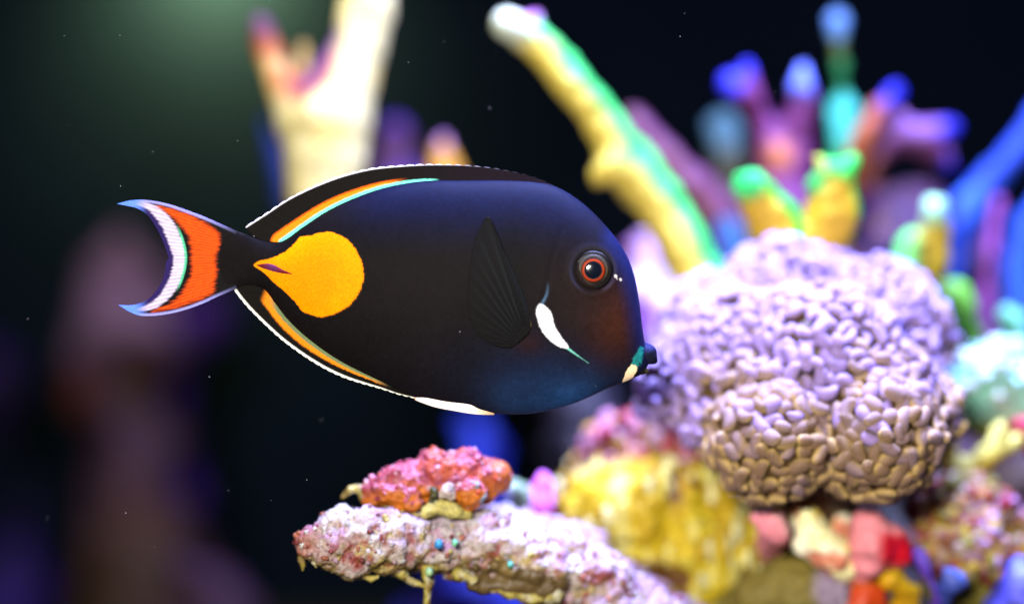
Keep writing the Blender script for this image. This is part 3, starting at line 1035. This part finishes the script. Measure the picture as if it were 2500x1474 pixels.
grow('dark_rock', 'blackish rock column behind the fish carrying the cream pillar', 'rock', [
    [(1040, 790, .88, 90), (1170, 800, .88, 130), (1290, 840, .89, 130), (1390, 960, .89, 110), (1450, 1200, .87, 120), (1560, 1500, .86, 200)]], 0.004,
    [('fbm', 0.01, 30, 1), ('worley', 0.005, 70, 2)], lambda co, no: palette_col(co, [C(30, 24, 40), C(40, 26, 34), C(22, 20, 24)], 22, 5), M_ROCK)

# ------------------------------------------------------------------ dim rocks far left
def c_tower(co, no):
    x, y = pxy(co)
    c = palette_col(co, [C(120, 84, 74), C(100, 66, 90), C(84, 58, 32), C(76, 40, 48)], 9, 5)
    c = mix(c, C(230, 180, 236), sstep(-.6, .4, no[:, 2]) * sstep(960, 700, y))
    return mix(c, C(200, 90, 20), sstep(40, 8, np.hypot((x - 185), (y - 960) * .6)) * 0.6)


D_F = [('fbm', 0.04, 9, 2), ('worley', 0.015, 28, 3)]
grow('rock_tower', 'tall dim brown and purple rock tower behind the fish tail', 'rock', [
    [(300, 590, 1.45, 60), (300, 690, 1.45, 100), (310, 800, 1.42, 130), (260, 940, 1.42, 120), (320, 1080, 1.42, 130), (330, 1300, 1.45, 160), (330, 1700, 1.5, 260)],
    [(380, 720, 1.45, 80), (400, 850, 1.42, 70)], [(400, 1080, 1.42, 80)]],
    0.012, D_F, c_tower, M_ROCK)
grow('purple_rock', 'dim violet rock knob leaning on the brown rock tower', 'rock', [
    [(490, 770, 1.5, 60), (440, 800, 1.48, 50), (400, 860, 1.5, 60), (400, 1200, 1.55, 100)]], 0.012, [('fbm', 0.02, 14, 2)], c_grad(C(90, 46, 160), C(130, 76, 226), (0, 0, 1), 0, .6), M_ROCK)
grow('purple_rock', 'dark violet rock beyond the brown rock tower', 'rock', [
    [(-30, 900, 1.5, 70), (0, 1100, 1.5, 60), (80, 1250, 1.5, 60), (20, 1500, 1.5, 160)]], 0.012, D_F, c_grad(C(40, 16, 80), C(64, 28, 140), (0, 0, 1), 0, .6), M_ROCK)
grow('low_rock', 'low mauve rock lying on the floor before the rock tower', 'rock', [
    [(430, 1400, 1.25, 40), (510, 1430, 1.25, 60), (590, 1490, 1.25, 70), (500, 1650, 1.25, 160), (520, 1850, 1.28, 220)]], 0.01, [('fbm', 0.02, 16, 2), ('worley', 0.01, 40, 3)], c_grad(C(60, 30, 54), C(100, 60, 96), (0, 0, 1), 0, .6), M_ROCK)


# ------------------------------------------------------------------ the fish
S = K * D0
fish = thing('surgeonfish', P(1100, 1013, D0), 'black surgeonfish with an orange teardrop patch and white edged fins', 'fish')


def F3(px, py, y):
    return np.stack([(px - 1250) * S, y * S, (737 - py) * S], -1)


ST = np.array([
    (532, 545, 532, 724, 5), (575, 563, 575, 706, 13), (610, 575, 612, 698, 20), (645, 587, 645, 706, 27), (690, 587, 672, 742, 36), (740, 553, 705, 784, 46),
    (800, 514, 755, 830, 58), (870, 481, 825, 879, 70), (950, 455, 905, 920, 82), (1040, 441, 1000, 962, 91), (1130, 440, 1100, 990, 97),
    (1220, 440, 1190, 1007, 99), (1300, 444, 1270, 1011, 97), (1360, 457, 1330, 1004, 93), (1420, 494, 1390, 988, 87), (1475, 547, 1440, 968, 79),
    (1520, 605, 1480, 949, 68), (1545, 660, 1505, 939, 58), (1560, 730, 1530, 930, 47), (1568, 795, 1548, 922, 37), (1575, 838, 1563, 915, 27),
    (1582, 862, 1573, 906, 17), (1585, 876, 1579, 896, 8), (1586, 884, 1584, 888, 2)], float)
NS = 560
st = curve(ST, NS)
ang = np.concatenate([np.linspace(0, np.pi, 300), np.linspace(np.pi, 2 * np.pi, 90)[1:-1]])
ca, sa = np.cos(ang), np.sin(ang)
# side profile of a section: front is -y
prof = -np.sign(sa) * np.abs(1 - np.abs(ca) ** 2.1) ** 0.62
PX = (st[:, 0] + st[:, 2])[:, None] / 2 + (st[:, 0] - st[:, 2])[:, None] / 2 * ca
PY = (st[:, 1] + st[:, 3])[:, None] / 2 + (st[:, 1] - st[:, 3])[:, None] / 2 * ca
YY = st[:, 4][:, None] * prof
px, py, yy = PX.ravel(), PY.ravel(), YY.ravel()
q2 = np.stack([px, py], 1)


def body_y(x, y):
    """front surface offset at a pixel (px units, negative towards the camera)"""
    m = len(ang)
    k = np.argmin((PX[:, :300] - x) ** 2 + (PY[:, :300] - y) ** 2)
    return YY[:, :300].ravel()[k]


EX, EY = 1445, 661
ES = 0.86
er = np.hypot(px - EX, py - EY) / ES
yy = yy * (1 - 0.06 * np.exp(-((er - 54) / 7) ** 2)) * (1 + 0.03 * np.exp(-((er - 68) / 9) ** 2))
# gill cover crease
gill = arc([(1372, 560), (1345, 640), (1335, 700), (1322, 745), (1330, 800), (1370, 850), (1440, 890)], 60)
yy = yy * (1 - 0.010 * np.exp(-(dline(q2, gill) / 7) ** 2))
mouthc = arc([(1440, 800), (1470, 850), (1520, 885), (1560, 893)], 30)
yy = yy * (1 - 0.02 * np.exp(-(dline(q2, mouthc) / 8) ** 2))

nz = fbm(np.stack([px, py, px * 0], 1), 1 / 90.0, 4, 3)
nf = fbm(np.stack([px, py, px * 0], 1), 1 / 9.0, 3, 8)
col = np.tile(C(15, 12, 13), (len(px), 1))
col = mix(col, C(9, 13, 38), sstep(640, 460, py) * sstep(780, 960, px) * 0.9)  # blue tint of the overhead lamp, painted onto the back
belly = np.exp(-(((px - 1370) / 130) ** 2 + ((py - 960) / 70) ** 2))
col = mix(col, C(28, 60, 104), np.clip(belly * (0.85 + 0.5 * nz), 0, 1))
belly2 = np.exp(-(((px - 1330) / 210) ** 2 + ((py - 900) / 90) ** 2))
col = mix(col, C(16, 20, 40), belly2 * 0.6)
cheek = np.exp(-(((px - 1495) / 62) ** 2 + ((py - 785) / 85) ** 2))
col = mix(col, C(58, 28, 18), cheek * 0.85)
col = mix(col, C(32, 22, 22), np.exp(-(((px - 1420) / 90) ** 2 + ((py - 740) / 100) ** 2)) * 0.6)
col = mix(col, C(16, 22, 60), sstep(60, 6, dline(q2, np.stack([st[380:540, 0], st[380:540, 1]], 1))) * sstep(1300, 1400, px) * 0.8)  # blue rim light along the head profile, painted into the skin
col = mix(col, C(12, 11, 10), np.exp(-(((px - 1250) / 40) ** 2 + ((py - 640) / 90) ** 2)) * 0.8)
col = mix(col, C(34, 18, 18), np.exp(-(((px - 1290) / 34) ** 2 + ((py - 838) / 24) ** 2)) * 0.7)
col = col * (1 + 0.22 * nf + 0.2 * nz)[:, None]
# eye socket rings
col = mix(col, C(40, 38, 46), np.exp(-((er - 62) / 6) ** 2) * (0.6 + 0.4 * np.cos(np.arctan2(py - EY, px - EX) + 2.2)))
col = mix(col, C(12, 9, 8), np.exp(-((er - 52) / 5) ** 2))
for nx, ny, nr in ((1500, 675, 5), (1512, 683, 4.5), (1503, 681, 3)):
    col = mix(col, C(200, 190, 160), sstep(nr, nr - 3.5, np.hypot(px - nx, py - ny)))
SPOT = smooth_poly([(623, 647), (640, 636), (665, 631), (700, 615), (722, 596), (735, 580), (760, 577), (790, 569), (818, 570), (850, 585), (872, 608), (888, 640), (894, 675), (886, 705), (870, 733),
                    (840, 757), (805, 771), (780, 772), (745, 760), (725, 737), (700, 712), (672, 690), (650, 668), (632, 655)])
jag = 2.2 * fbm(np.stack([px, py, px * 0], 1), 1 / 6.0, 2, 5)
sp = sstep(1.5, -1.5, sdpoly(q2, SPOT) + jag)
spc = mix(C(252, 146, 0), C(242, 134, 0), sstep(-.3, .4, nz))
col = mix(col, spc * 0.82, sp)
GILL = smooth_poly([(1309, 752), (1318, 742), (1332, 750), (1345, 768), (1352, 795), (1366, 818), (1384, 843), (1376, 848), (1350, 836), (1328, 814), (1315, 790), (1309, 768)])
col = mix(col, C(70, 100, 130), sstep(5, 0, dline(q2, arc([(1336, 692), (1333, 718), (1320, 744)], 20))) * sstep(680, 740, py) * 0.8)
col = mix(col, C(110, 190, 175), sstep(4.2, 1.0, 0.6 * np.abs(jag) + dline(q2, [(1372, 840), (1400, 860), (1434, 884)]) + sstep(1380, 1436, px) * 2.2))
col = mix(col, C(238, 240, 250), sstep(2, -2, sdpoly(q2, GILL) + 0.8 * jag))
col = mix(col, C(30, 140, 140), sstep(3, -3, sdpoly(q2, smooth_poly([(1562, 846), (1569, 860), (1564, 880), (1553, 895), (1539, 891), (1547, 866)])) + 2.5 * jag) * (0.65 + 0.3 * nf))
col = mix(col, C(244, 214, 170), sstep(2, -2, sdpoly(q2, smooth_poly([(1538, 890), (1553, 893), (1548, 914), (1538, 929), (1519, 935), (1525, 911)])) + 1.2 * jag))

na = len(ang)
i = np.arange(NS - 1)[:, None] * na
j = np.arange(na)[None, :]
jn = (j + 1) % na
faces = np.stack([i + j, i + jn, i + na + jn, i + na + j], -1).reshape(-1, 4)
me = mesh_np('body', F3(px, py, yy), faces)
set_col(me, col)
finish('body', me, M_FISH, fish)


def sheet(name, gx, gy, half, colf, parent, y0=0.0, yoff=None, mat=None, ridge=None):
    """two-sided thin sheet over a px grid; half = half thickness in px (array), yoff = offset in depth (array)."""
    nu, nv = gx.shape
    yo = (yoff if yoff is not None else 0) + np.zeros_like(gx)
    h = half + np.zeros_like(gx)
    if ridge is not None:
        h = h + ridge
    a = F3(gx, gy, y0 + yo - h).reshape(-1, 3)
    b = F3(gx, gy, y0 + yo + h).reshape(-1, 3)
    i = np.arange(nu - 1)[:, None] * nv
    j = np.arange(nv - 1)[None, :]
    q = np.stack([i + j, i + j + 1, i + nv + j + 1, i + nv + j], -1).reshape(-1, 4)
    n = nu * nv
    fs = [q, q[:, ::-1] + n]
    border = np.concatenate([np.arange(nv), np.arange(1, nu) * nv + nv - 1, (nu - 1) * nv + np.arange(nv - 2, -1, -1), np.arange(nu - 2, 0, -1) * nv])
    bn = np.roll(border, -1)
    fs.append(np.stack([border, border + n, bn + n, bn], 1))
    me = mesh_np(name, np.vstack([a, b]), np.vstack(fs))
    c = colf(np.stack([gx.ravel(), gy.ravel()], 1))
    set_col(me, np.vstack([c, c]))
    return finish(name, me, mat or M_FIN, parent)


def coons(top, bot, left, right, nu, nv):
    """top/bot run along u, left/right along v; top[0] = left[0]."""
    t, b, l, r = arc(top, nu), arc(bot, nu), arc(left, nv), arc(right, nv)
    u = np.linspace(0, 1, nu)[:, None, None]
    v = np.linspace(0, 1, nv)[None, :, None]
    g = (1 - v) * t[:, None] + v * b[:, None] + (1 - u) * l[None] + u * r[None] - (1 - u) * (1 - v) * t[0] - (1 - u) * v * b[0] - u * (1 - v) * t[-1] - u * v * b[-1]
    return g[..., 0], g[..., 1]


# tail fin
T_UP = [(578, 565), (550, 552), (500, 530), (450, 511), (410, 498), (360, 489), (320, 490), (287, 498)]
T_LO = [(578, 704), (525, 727), (500, 739), (450, 757), (400, 768), (350, 771), (320, 762), (290, 744)]
T_TR = [(287, 498), (312, 503), (336, 509), (362, 526), (385, 560), (400, 592), (409, 616), (413, 631), (407, 640), (404, 662), (394, 692), (374, 720), (350, 738), (320, 745), (290, 744)]
gx, gy = coons(T_UP, T_LO, [(578, 565), (574, 635), (578, 704)], T_TR, 260, 300)
CRES = smooth_poly([(322, 499), (348, 504), (370, 518), (393, 547), (409, 582), (420, 612), (425, 634), (420, 662), (409, 692), (389, 722), (363, 744), (332, 756), (352, 758), (386, 749), (413, 728), (435, 699), (448, 664),
                    (453, 632), (450, 605), (441, 575), (424, 542), (400, 516), (374, 501), (346, 494)])
ORNG = smooth_poly([(378, 504), (440, 516), (500, 543), (534, 568), (536, 600), (527, 632), (530, 662), (524, 692), (520, 714), (470, 737), (390, 759), (378, 759), (430, 733), (458, 695), (468, 650), (468, 612), (459, 575), (440, 548), (412, 522)])
up_l, lo_l, tr_l = arc(T_UP, 60), arc(T_LO, 60), arc(T_TR, 80)


def ray_phase(p):
    return np.arctan2(p[:, 1] - 635, 760 - p[:, 0]) * 260


def c_tail(p):
    n3 = np.stack([p[:, 0], p[:, 1], p[:, 0] * 0], 1)
    fine = fbm(n3 * np.array([0.12, 1.0, 1]), 1 / 3.0, 2, 3)
    ray = 0.5 + 0.5 * np.sin(ray_phase(p) + 2 * fine)
    c = np.tile(C(14, 13, 14), (len(p), 1))
    so = sdpoly(p, ORNG) + 7 * fine
    oc = mix(C(236, 84, 16), C(150, 46, 16), sstep(0.3, 1.0, ray) * 0.6)
    c = mix(c, oc * 0.80, sstep(7, -8, so))
    dt = dline(p, tr_l)
    c = mix(c, C(44, 30, 96), sstep(34, 4, dt) * sstep(470, 420, p[:, 0]) * 0.7)
    c = mix(c, C(206, 192, 226) * (0.6 + 0.4 * ray)[:, None], sstep(4, -4, sdpoly(p, CRES) + 3 * fine))
    c = mix(c, C(80, 200, 150), sstep(5, 1, np.abs(sdpoly(p, CRES) - 2)) * sstep(430, 445, p[:, 0]) * 0.7)
    de = np.minimum(dline(p, up_l), dline(p, lo_l))
    c = mix(c, C(150, 150, 226), sstep(9, 3, de) * sstep(600, 480, p[:, 0]) * 0.85)
    c = mix(c, C(90, 130, 240), sstep(365, 325, p[:, 0]))
    return c


uu = np.linspace(0, 1, 260)[:, None]
pp = np.stack([gx.ravel(), gy.ravel()], 1)
rg = (0.15 * np.sin(ray_phase(pp))).reshape(gx.shape) * sstep(0, 0.2, uu)
wave = 7 * np.sin(uu * 2.2) * 1.0
sheet('tail_fin', gx, gy, 5.0 * (1 - uu) + 1.3, c_tail, fish, 0, yoff=-wave * uu, ridge=rg)

# dorsal fin
DB = [(690, 592), (740, 558), (800, 520), (870, 487), (950, 461), (1040, 447), (1130, 446), (1220, 446), (1300, 450), (1356, 462)]
DO = [(600, 552), (650, 520), (700, 487), (760, 457), (830, 430), (900, 412), (960, 405), (1040, 401), (1130, 403), (1200, 410), (1270, 423), (1320, 438), (1358, 456)]
gx, gy = coons(DO, DB, [(600, 552), (605, 563), (616, 574), (640, 587), (690, 592)], [(1358, 456), (1356, 462)], 520, 70)
vv = np.linspace(0, 1, 70)[None, :]
us = np.linspace(0, 1, 520)[:, None]
sc = np.abs(np.sin(us * np.pi * 34)) ** 0.6
gy = gy + (1 - vv) ** 6 * (1 - sc) * 3.2
db_l, do_l = arc(DB, 90), arc(DO, 90)


def c_dors(p):
    n3 = np.stack([p[:, 0], p[:, 1], p[:, 0] * 0], 1)
    fine = fbm(n3, 1 / 5.0, 3, 6)
    c = mix(C(12, 9, 7), C(18, 10, 17), sstep(900, 1250, p[:, 0])) * (1 + 0.25 * fine)[:, None]
    d = dline(p, db_l)
    do = dline(p, do_l)
    tp = sstep(1075, 720, p[:, 0]) ** 0.8
    teal_w = 6 + 6.5 * np.sqrt(np.clip(1 - ((p[:, 0] - 860) / 215) ** 2, 0, 1))
    on = sstep(1076, 1050, p[:, 0])
    c = mix(c, C(234, 130, 16) * 0.9, sstep(13 + 15 * tp + 3, 13 + 15 * tp - 3, d + fine * 2) * sstep(1000, 930, p[:, 0]))
    c = mix(c, C(220, 84, 12) * 0.8, sstep(17 + 13 * tp, 13 + 15 * tp, d) * sstep(10 + 13 * tp, 14 + 14 * tp, d) * sstep(1000, 930, p[:, 0]))
    c = mix(c, C(110, 226, 190), sstep(teal_w + 2, teal_w - 2, d + fine * 1.5) * on)
    c = mix(c, C(240, 236, 248), sstep(5.5, 2.0, do + sstep(900, 1250, p[:, 0]) * 3.6) * sstep(1300, 1000, p[:, 0]))
    return c


rg = 0.10 * np.sin(us * np.pi * 68) * np.ones_like(vv)
sheet('dorsal_fin', gx, gy, 1.6 + 4.0 * vv, c_dors, fish, 0, ridge=rg)

# anal fin
AB = [(648, 708), (672, 738), (705, 780), (755, 826), (825, 875), (905, 916), (1000, 958), (1020, 966)]
AO = [(570, 706), (585, 727), (610, 756), (640, 786), (680, 823), (720, 854), (760, 881), (800, 904), (840, 922), (880, 935), (930, 949), (970, 962), (1016, 973)]
gx, gy = coons(AO, AB, [(570, 706), (577, 698), (594, 694), (620, 696), (648, 708)], [(1016, 973), (1020, 966)], 420, 60)
vv = np.linspace(0, 1, 60)[None, :]
us = np.linspace(0, 1, 420)[:, None]
sc = np.abs(np.sin(us * np.pi * 30)) ** 0.6
gy = gy - (1 - vv) ** 6 * (1 - sc) * 2.6
ab_l, ao_l = arc(AB, 80), arc(AO, 80)


def c_anal(p):
    n3 = np.stack([p[:, 0], p[:, 1], p[:, 0] * 0], 1)
    fine = fbm(n3, 1 / 5.0, 3, 6)
    c = np.tile(C(12, 9, 7), (len(p), 1)) * (1 + 0.25 * fine)[:, None]
    d = dline(p, ab_l)
    tp = sstep(960, 690, p[:, 0])
    c = mix(c, C(230, 130, 20) * 0.85, sstep(10 + 18 * tp, 8 + 13 * tp, d + fine * 2) * sstep(950, 900, p[:, 0]) * sstep(640, 660, p[:, 0] + 0.4 * (p[:, 1] - 710)))
    c = mix(c, C(96, 110, 76), sstep(9 + 3 * tp, 6 + 3 * tp, d + fine * 2) * sstep(960, 900, p[:, 0]) * sstep(650, 680, p[:, 0]))
    c = mix(c, C(240, 240, 226), sstep(8.0, 4.5, dline(p, ao_l) + sstep(800, 1000, p[:, 0]) * 4) * sstep(566, 585, p[:, 0] + .3 * (p[:, 1] - 706)))
    return c


sheet('anal_fin', gx, gy, 1.6 + 4.0 * vv, c_anal, fish, 0, ridge=0.10 * np.sin(us * np.pi * 60) * np.ones_like(vv))

# pelvic fins, one on each side
for sgn in (-1, 1):
    gx, gy = coons([(1012, 969), (1040, 969), (1090, 978), (1145, 985), (1170, 996), (1207, 1007)], [(1014, 975), (1060, 991), (1110, 1001), (1160, 1009), (1207, 1011)],
                   [(1012, 969), (1014, 975)], [(1207, 1007), (1207, 1011)], 120, 24)
    un = np.linspace(0, 1, 120)[:, None] + np.zeros((1, 24))
    vn = np.linspace(0, 1, 24)[None, :] + np.zeros((120, 1))

    def c_pelv(p):
        n3 = np.stack([p[:, 0], p[:, 1], p[:, 0] * 0], 1)
        c = np.tile(C(244, 230, 224), (len(p), 1)) * (0.93 + 0.07 * np.sin(p[:, 1] * 1.4 - p[:, 0] * 0.25))[:, None]
        c = mix(c, C(220, 130, 60), sstep(1018, 1012, p[:, 0]))
        return mix(c, C(214, 170, 110), sstep(1140, 1200, p[:, 0]) * 0.8)
    sheet('pelvic_fin', gx, gy, 1.2, c_pelv, fish, sgn * 26, yoff=sgn * (8 * np.sin(un * 3.0) - 6 * vn))

# pectoral fins
for sgn in (-1, 1):
    bx, by = 1284, 812
    outer = arc([(1296, 790), (1285, 740), (1257, 672), (1226, 602), (1204, 548), (1191, 532), (1178, 550), (1160, 592), (1147, 680), (1145, 755), (1166, 812), (1212, 842), (1246, 848)], 260)
    inner = arc([(1296, 796), (1290, 812), (1274, 828), (1254, 842)], 260)
    tt = np.linspace(0, 1, 60)[None, :]
    gx = inner[:, :1] * (1 - tt) + outer[:, :1] * tt
    gy = inner[:, 1:] * (1 - tt) + outer[:, 1:] * tt
    rays = np.linspace(0, 1, 260)[:, None]
    rr = np.sin(rays ** 1.25 * np.pi * 30)
    base_y = np.array([body_y(x, y) for x, y in zip(gx[::4, ::4].ravel(), gy[::4, ::4].ravel())]).reshape(gx[::4, ::4].shape)
    yo = np.repeat(np.repeat(base_y, 4, 0), 4, 1)[:260, :60]
    for _ in range(30):
        yo[1:-1] = (yo[:-2] + yo[2:] + 2 * yo[1:-1]) / 4
        yo[:, 1:-1] = (yo[:, :-2] + yo[:, 2:] + 2 * yo[:, 1:-1]) / 4
    dd_ = np.hypot(gx - bx, gy - by) / 300
    yo = yo - 3 - 12 * dd_
    lead = sstep(0.10, 0.0, rays) + np.zeros_like(tt)

    def c_pect(p):
        c = mix(C(13, 12, 13), C(22, 27, 31), (sstep(0.1, 0.95, rr) * (1 - 0.95 * tt) * sstep(0.0, 0.3, tt) * sstep(1.0, 0.55, rays)).ravel())
        c = mix(c, C(15, 20, 27), (sstep(0.35, 0.2, rays) * sstep(0.3, 0.8, tt)).ravel() * 0.6)
        ld = (sstep(0.035, 0.0, rays) * (1 - tt * 0.35)).ravel()
        c = mix(c, C(120, 96, 60), ld * sstep(700, 790, p[:, 1]))
        c = mix(c, C(28, 33, 40), ld * sstep(760, 640, p[:, 1]))
        return c
    sheet('pectoral_fin', gx, gy, 0.6 + 0.8 * (1 - tt) + 0 * gx, c_pect, fish, 0, yoff=yo if sgn < 0 else -yo, ridge=(0.35 * rr * (1 - tt) + 0.08 * rr) * sstep(0, .2, tt))

# tail spines (the scalpel of the surgeonfish)
for sgn in (-1, 1):
    gx, gy = coons([(629, 647), (655, 644), (674, 648), (695, 659), (719, 669)], [(629, 648), (645, 655), (665, 661), (690, 667), (719, 670)], [(629, 647), (629, 648)], [(719, 669), (719, 670)], 50, 12)
    un, vn = np.linspace(0, 1, 50)[:, None], np.linspace(0, 1, 12)[None, :]
    by = np.array([body_y(x, y) for x, y in zip(gx[:, 6], gy[:, 6])])[:, None]
    by = np.linspace(by[0, 0], by[-1, 0], 50)[:, None]
    sheet('tail_spine', gx, gy, 2.5 * np.sin(vn * np.pi) * np.sin(un * np.pi) ** 0.5 + 0.4, lambda p: mix(C(90, 24, 26), C(70, 40, 90), np.exp(-((p[:, 0] - 668) / 16) ** 2) * 0.6), fish, 0,
          yoff=(by - 0.5 if sgn < 0 else -by + 0.5))

# lips
def c_lip(co, no):
    return mix(C(20, 22, 40), C(30, 34, 70), sstep(0, .8, no[:, 2]))


grow_part('upper_lip', fish, [[(1570, 852, D0, 19), (1580, 862, D0, 24, 1.1), (1586, 871, D0, 19, 1.2), (1595, 878, D0, 11, 1.3)]], 0.0005, [('fbm', 0.0002, 300, 2)], c_lip, M_FISH)
grow_part('lower_lip', fish, [[(1550, 900, D0, 18, 1.2), (1566, 903, D0, 13, 1.3), (1577, 906, D0, 7, 1.3), (1581, 903, D0, 4, 1.3)]], 0.0005, [('fbm', 0.0002, 300, 2)],
          lambda co, no: mix(C(22, 20, 20), C(70, 66, 50), sstep(1572, 1580, pxy(co)[0])), M_FISH)

# eyes
ey0 = body_y(EX, EY)
for sgn in (-1, 1):
    nr, nt_ = 46, 72

    def disc(r0, r1, hf, name, parent, colf, mat):
        rs = np.linspace(r0, r1, nr)
        th = np.linspace(0, 2 * np.pi, nt_, endpoint=False)
        R_, T_ = np.meshgrid(rs, th, indexing='ij')
        x, y = EX + ES * R_ * np.cos(T_), EY + ES * R_ * np.sin(T_)
        h = hf(R_)
        v = F3(x, y, -sgn * 0 + sgn * (-ey0 - 6 + h) * 1.0).reshape(-1, 3)
        ii = np.arange(nr - 1)[:, None] * nt_
        jj = np.arange(nt_)[None, :]
        jn_ = (jj + 1) % nt_
        f = np.stack([ii + jj, ii + jn_, ii + nt_ + jn_, ii + nt_ + jj], -1).reshape(-1, 4)
        if sgn > 0:
            f = f[:, ::-1]
        m = mesh_np(name, v, f)
        set_col(m, colf(R_.ravel(), T_.ravel()))
        return finish(name, m, mat, parent)

    def c_ball(r, t):
        c = mix(C(16, 13, 14), C(62, 58, 52), np.exp(-((r - 41) / 4) ** 2) * (0.55 + 0.45 * np.cos(t + 2.6)))
        c = mix(c, C(96, 84, 60), np.exp(-((r - 37) / 2.5) ** 2) * (0.5 + 0.5 * np.cos(t * 2 + 0.5)) * 0.6)
        return mix(c, C(28, 26, 36), np.exp(-((r - 34) / 2) ** 2) * 0.5)

    def c_iris(r, t):
        c = mix(C(40, 12, 8), C(156, 50, 16), np.exp(-((r - 28.5) / 2.8) ** 2))
        return c * (0.85 + 0.15 * np.sin(t * 23))[:, None]
    ball = disc(23, 54, lambda r: 17 * np.sqrt(np.clip(1 - (r / 56) ** 2, 0, 1)) - 1.5 * np.exp(-((r - 45) / 3) ** 2), 'eye', fish, c_ball, M_EYE)
    disc(21, 33, lambda r: 17 * np.sqrt(np.clip(1 - (r / 56) ** 2, 0, 1)) + 1.2 * np.sin(np.clip((r - 21) / 12, 0, 1) * np.pi), 'iris', ball, c_iris, M_EYE)
    disc(0.01, 24.5, lambda r: 15.2 + 3.2 * np.sqrt(np.clip(1 - (r / 25) ** 2, 0, 1)), 'pupil', ball, lambda r, t: np.tile(C(8, 14, 26), (len(r), 1)), M_PUPIL)

# ------------------------------------------------------------------ specks drifting in the water
V, F = [], []
v0, f0 = ICO[1]
for k in range(60):
    d = 0.62 + 0.05 * random.random()
    p = P(random.uniform(0, 2500), random.uniform(0, 1474), d)
    r = random.uniform(0.00005, 0.00013)
    V.append(v0 * r + p)
    F.append(f0 + k * len(v0))
m = mesh_np('drifting_specks', np.vstack(V), np.vstack(F))
set_col(m, C(220, 220, 226))
tag(finish('drifting_specks', m, M_SMOOTH, None, (0, 0, 0)), 'tiny pale specks drifting in the dark water', 'particles', kind='stuff')
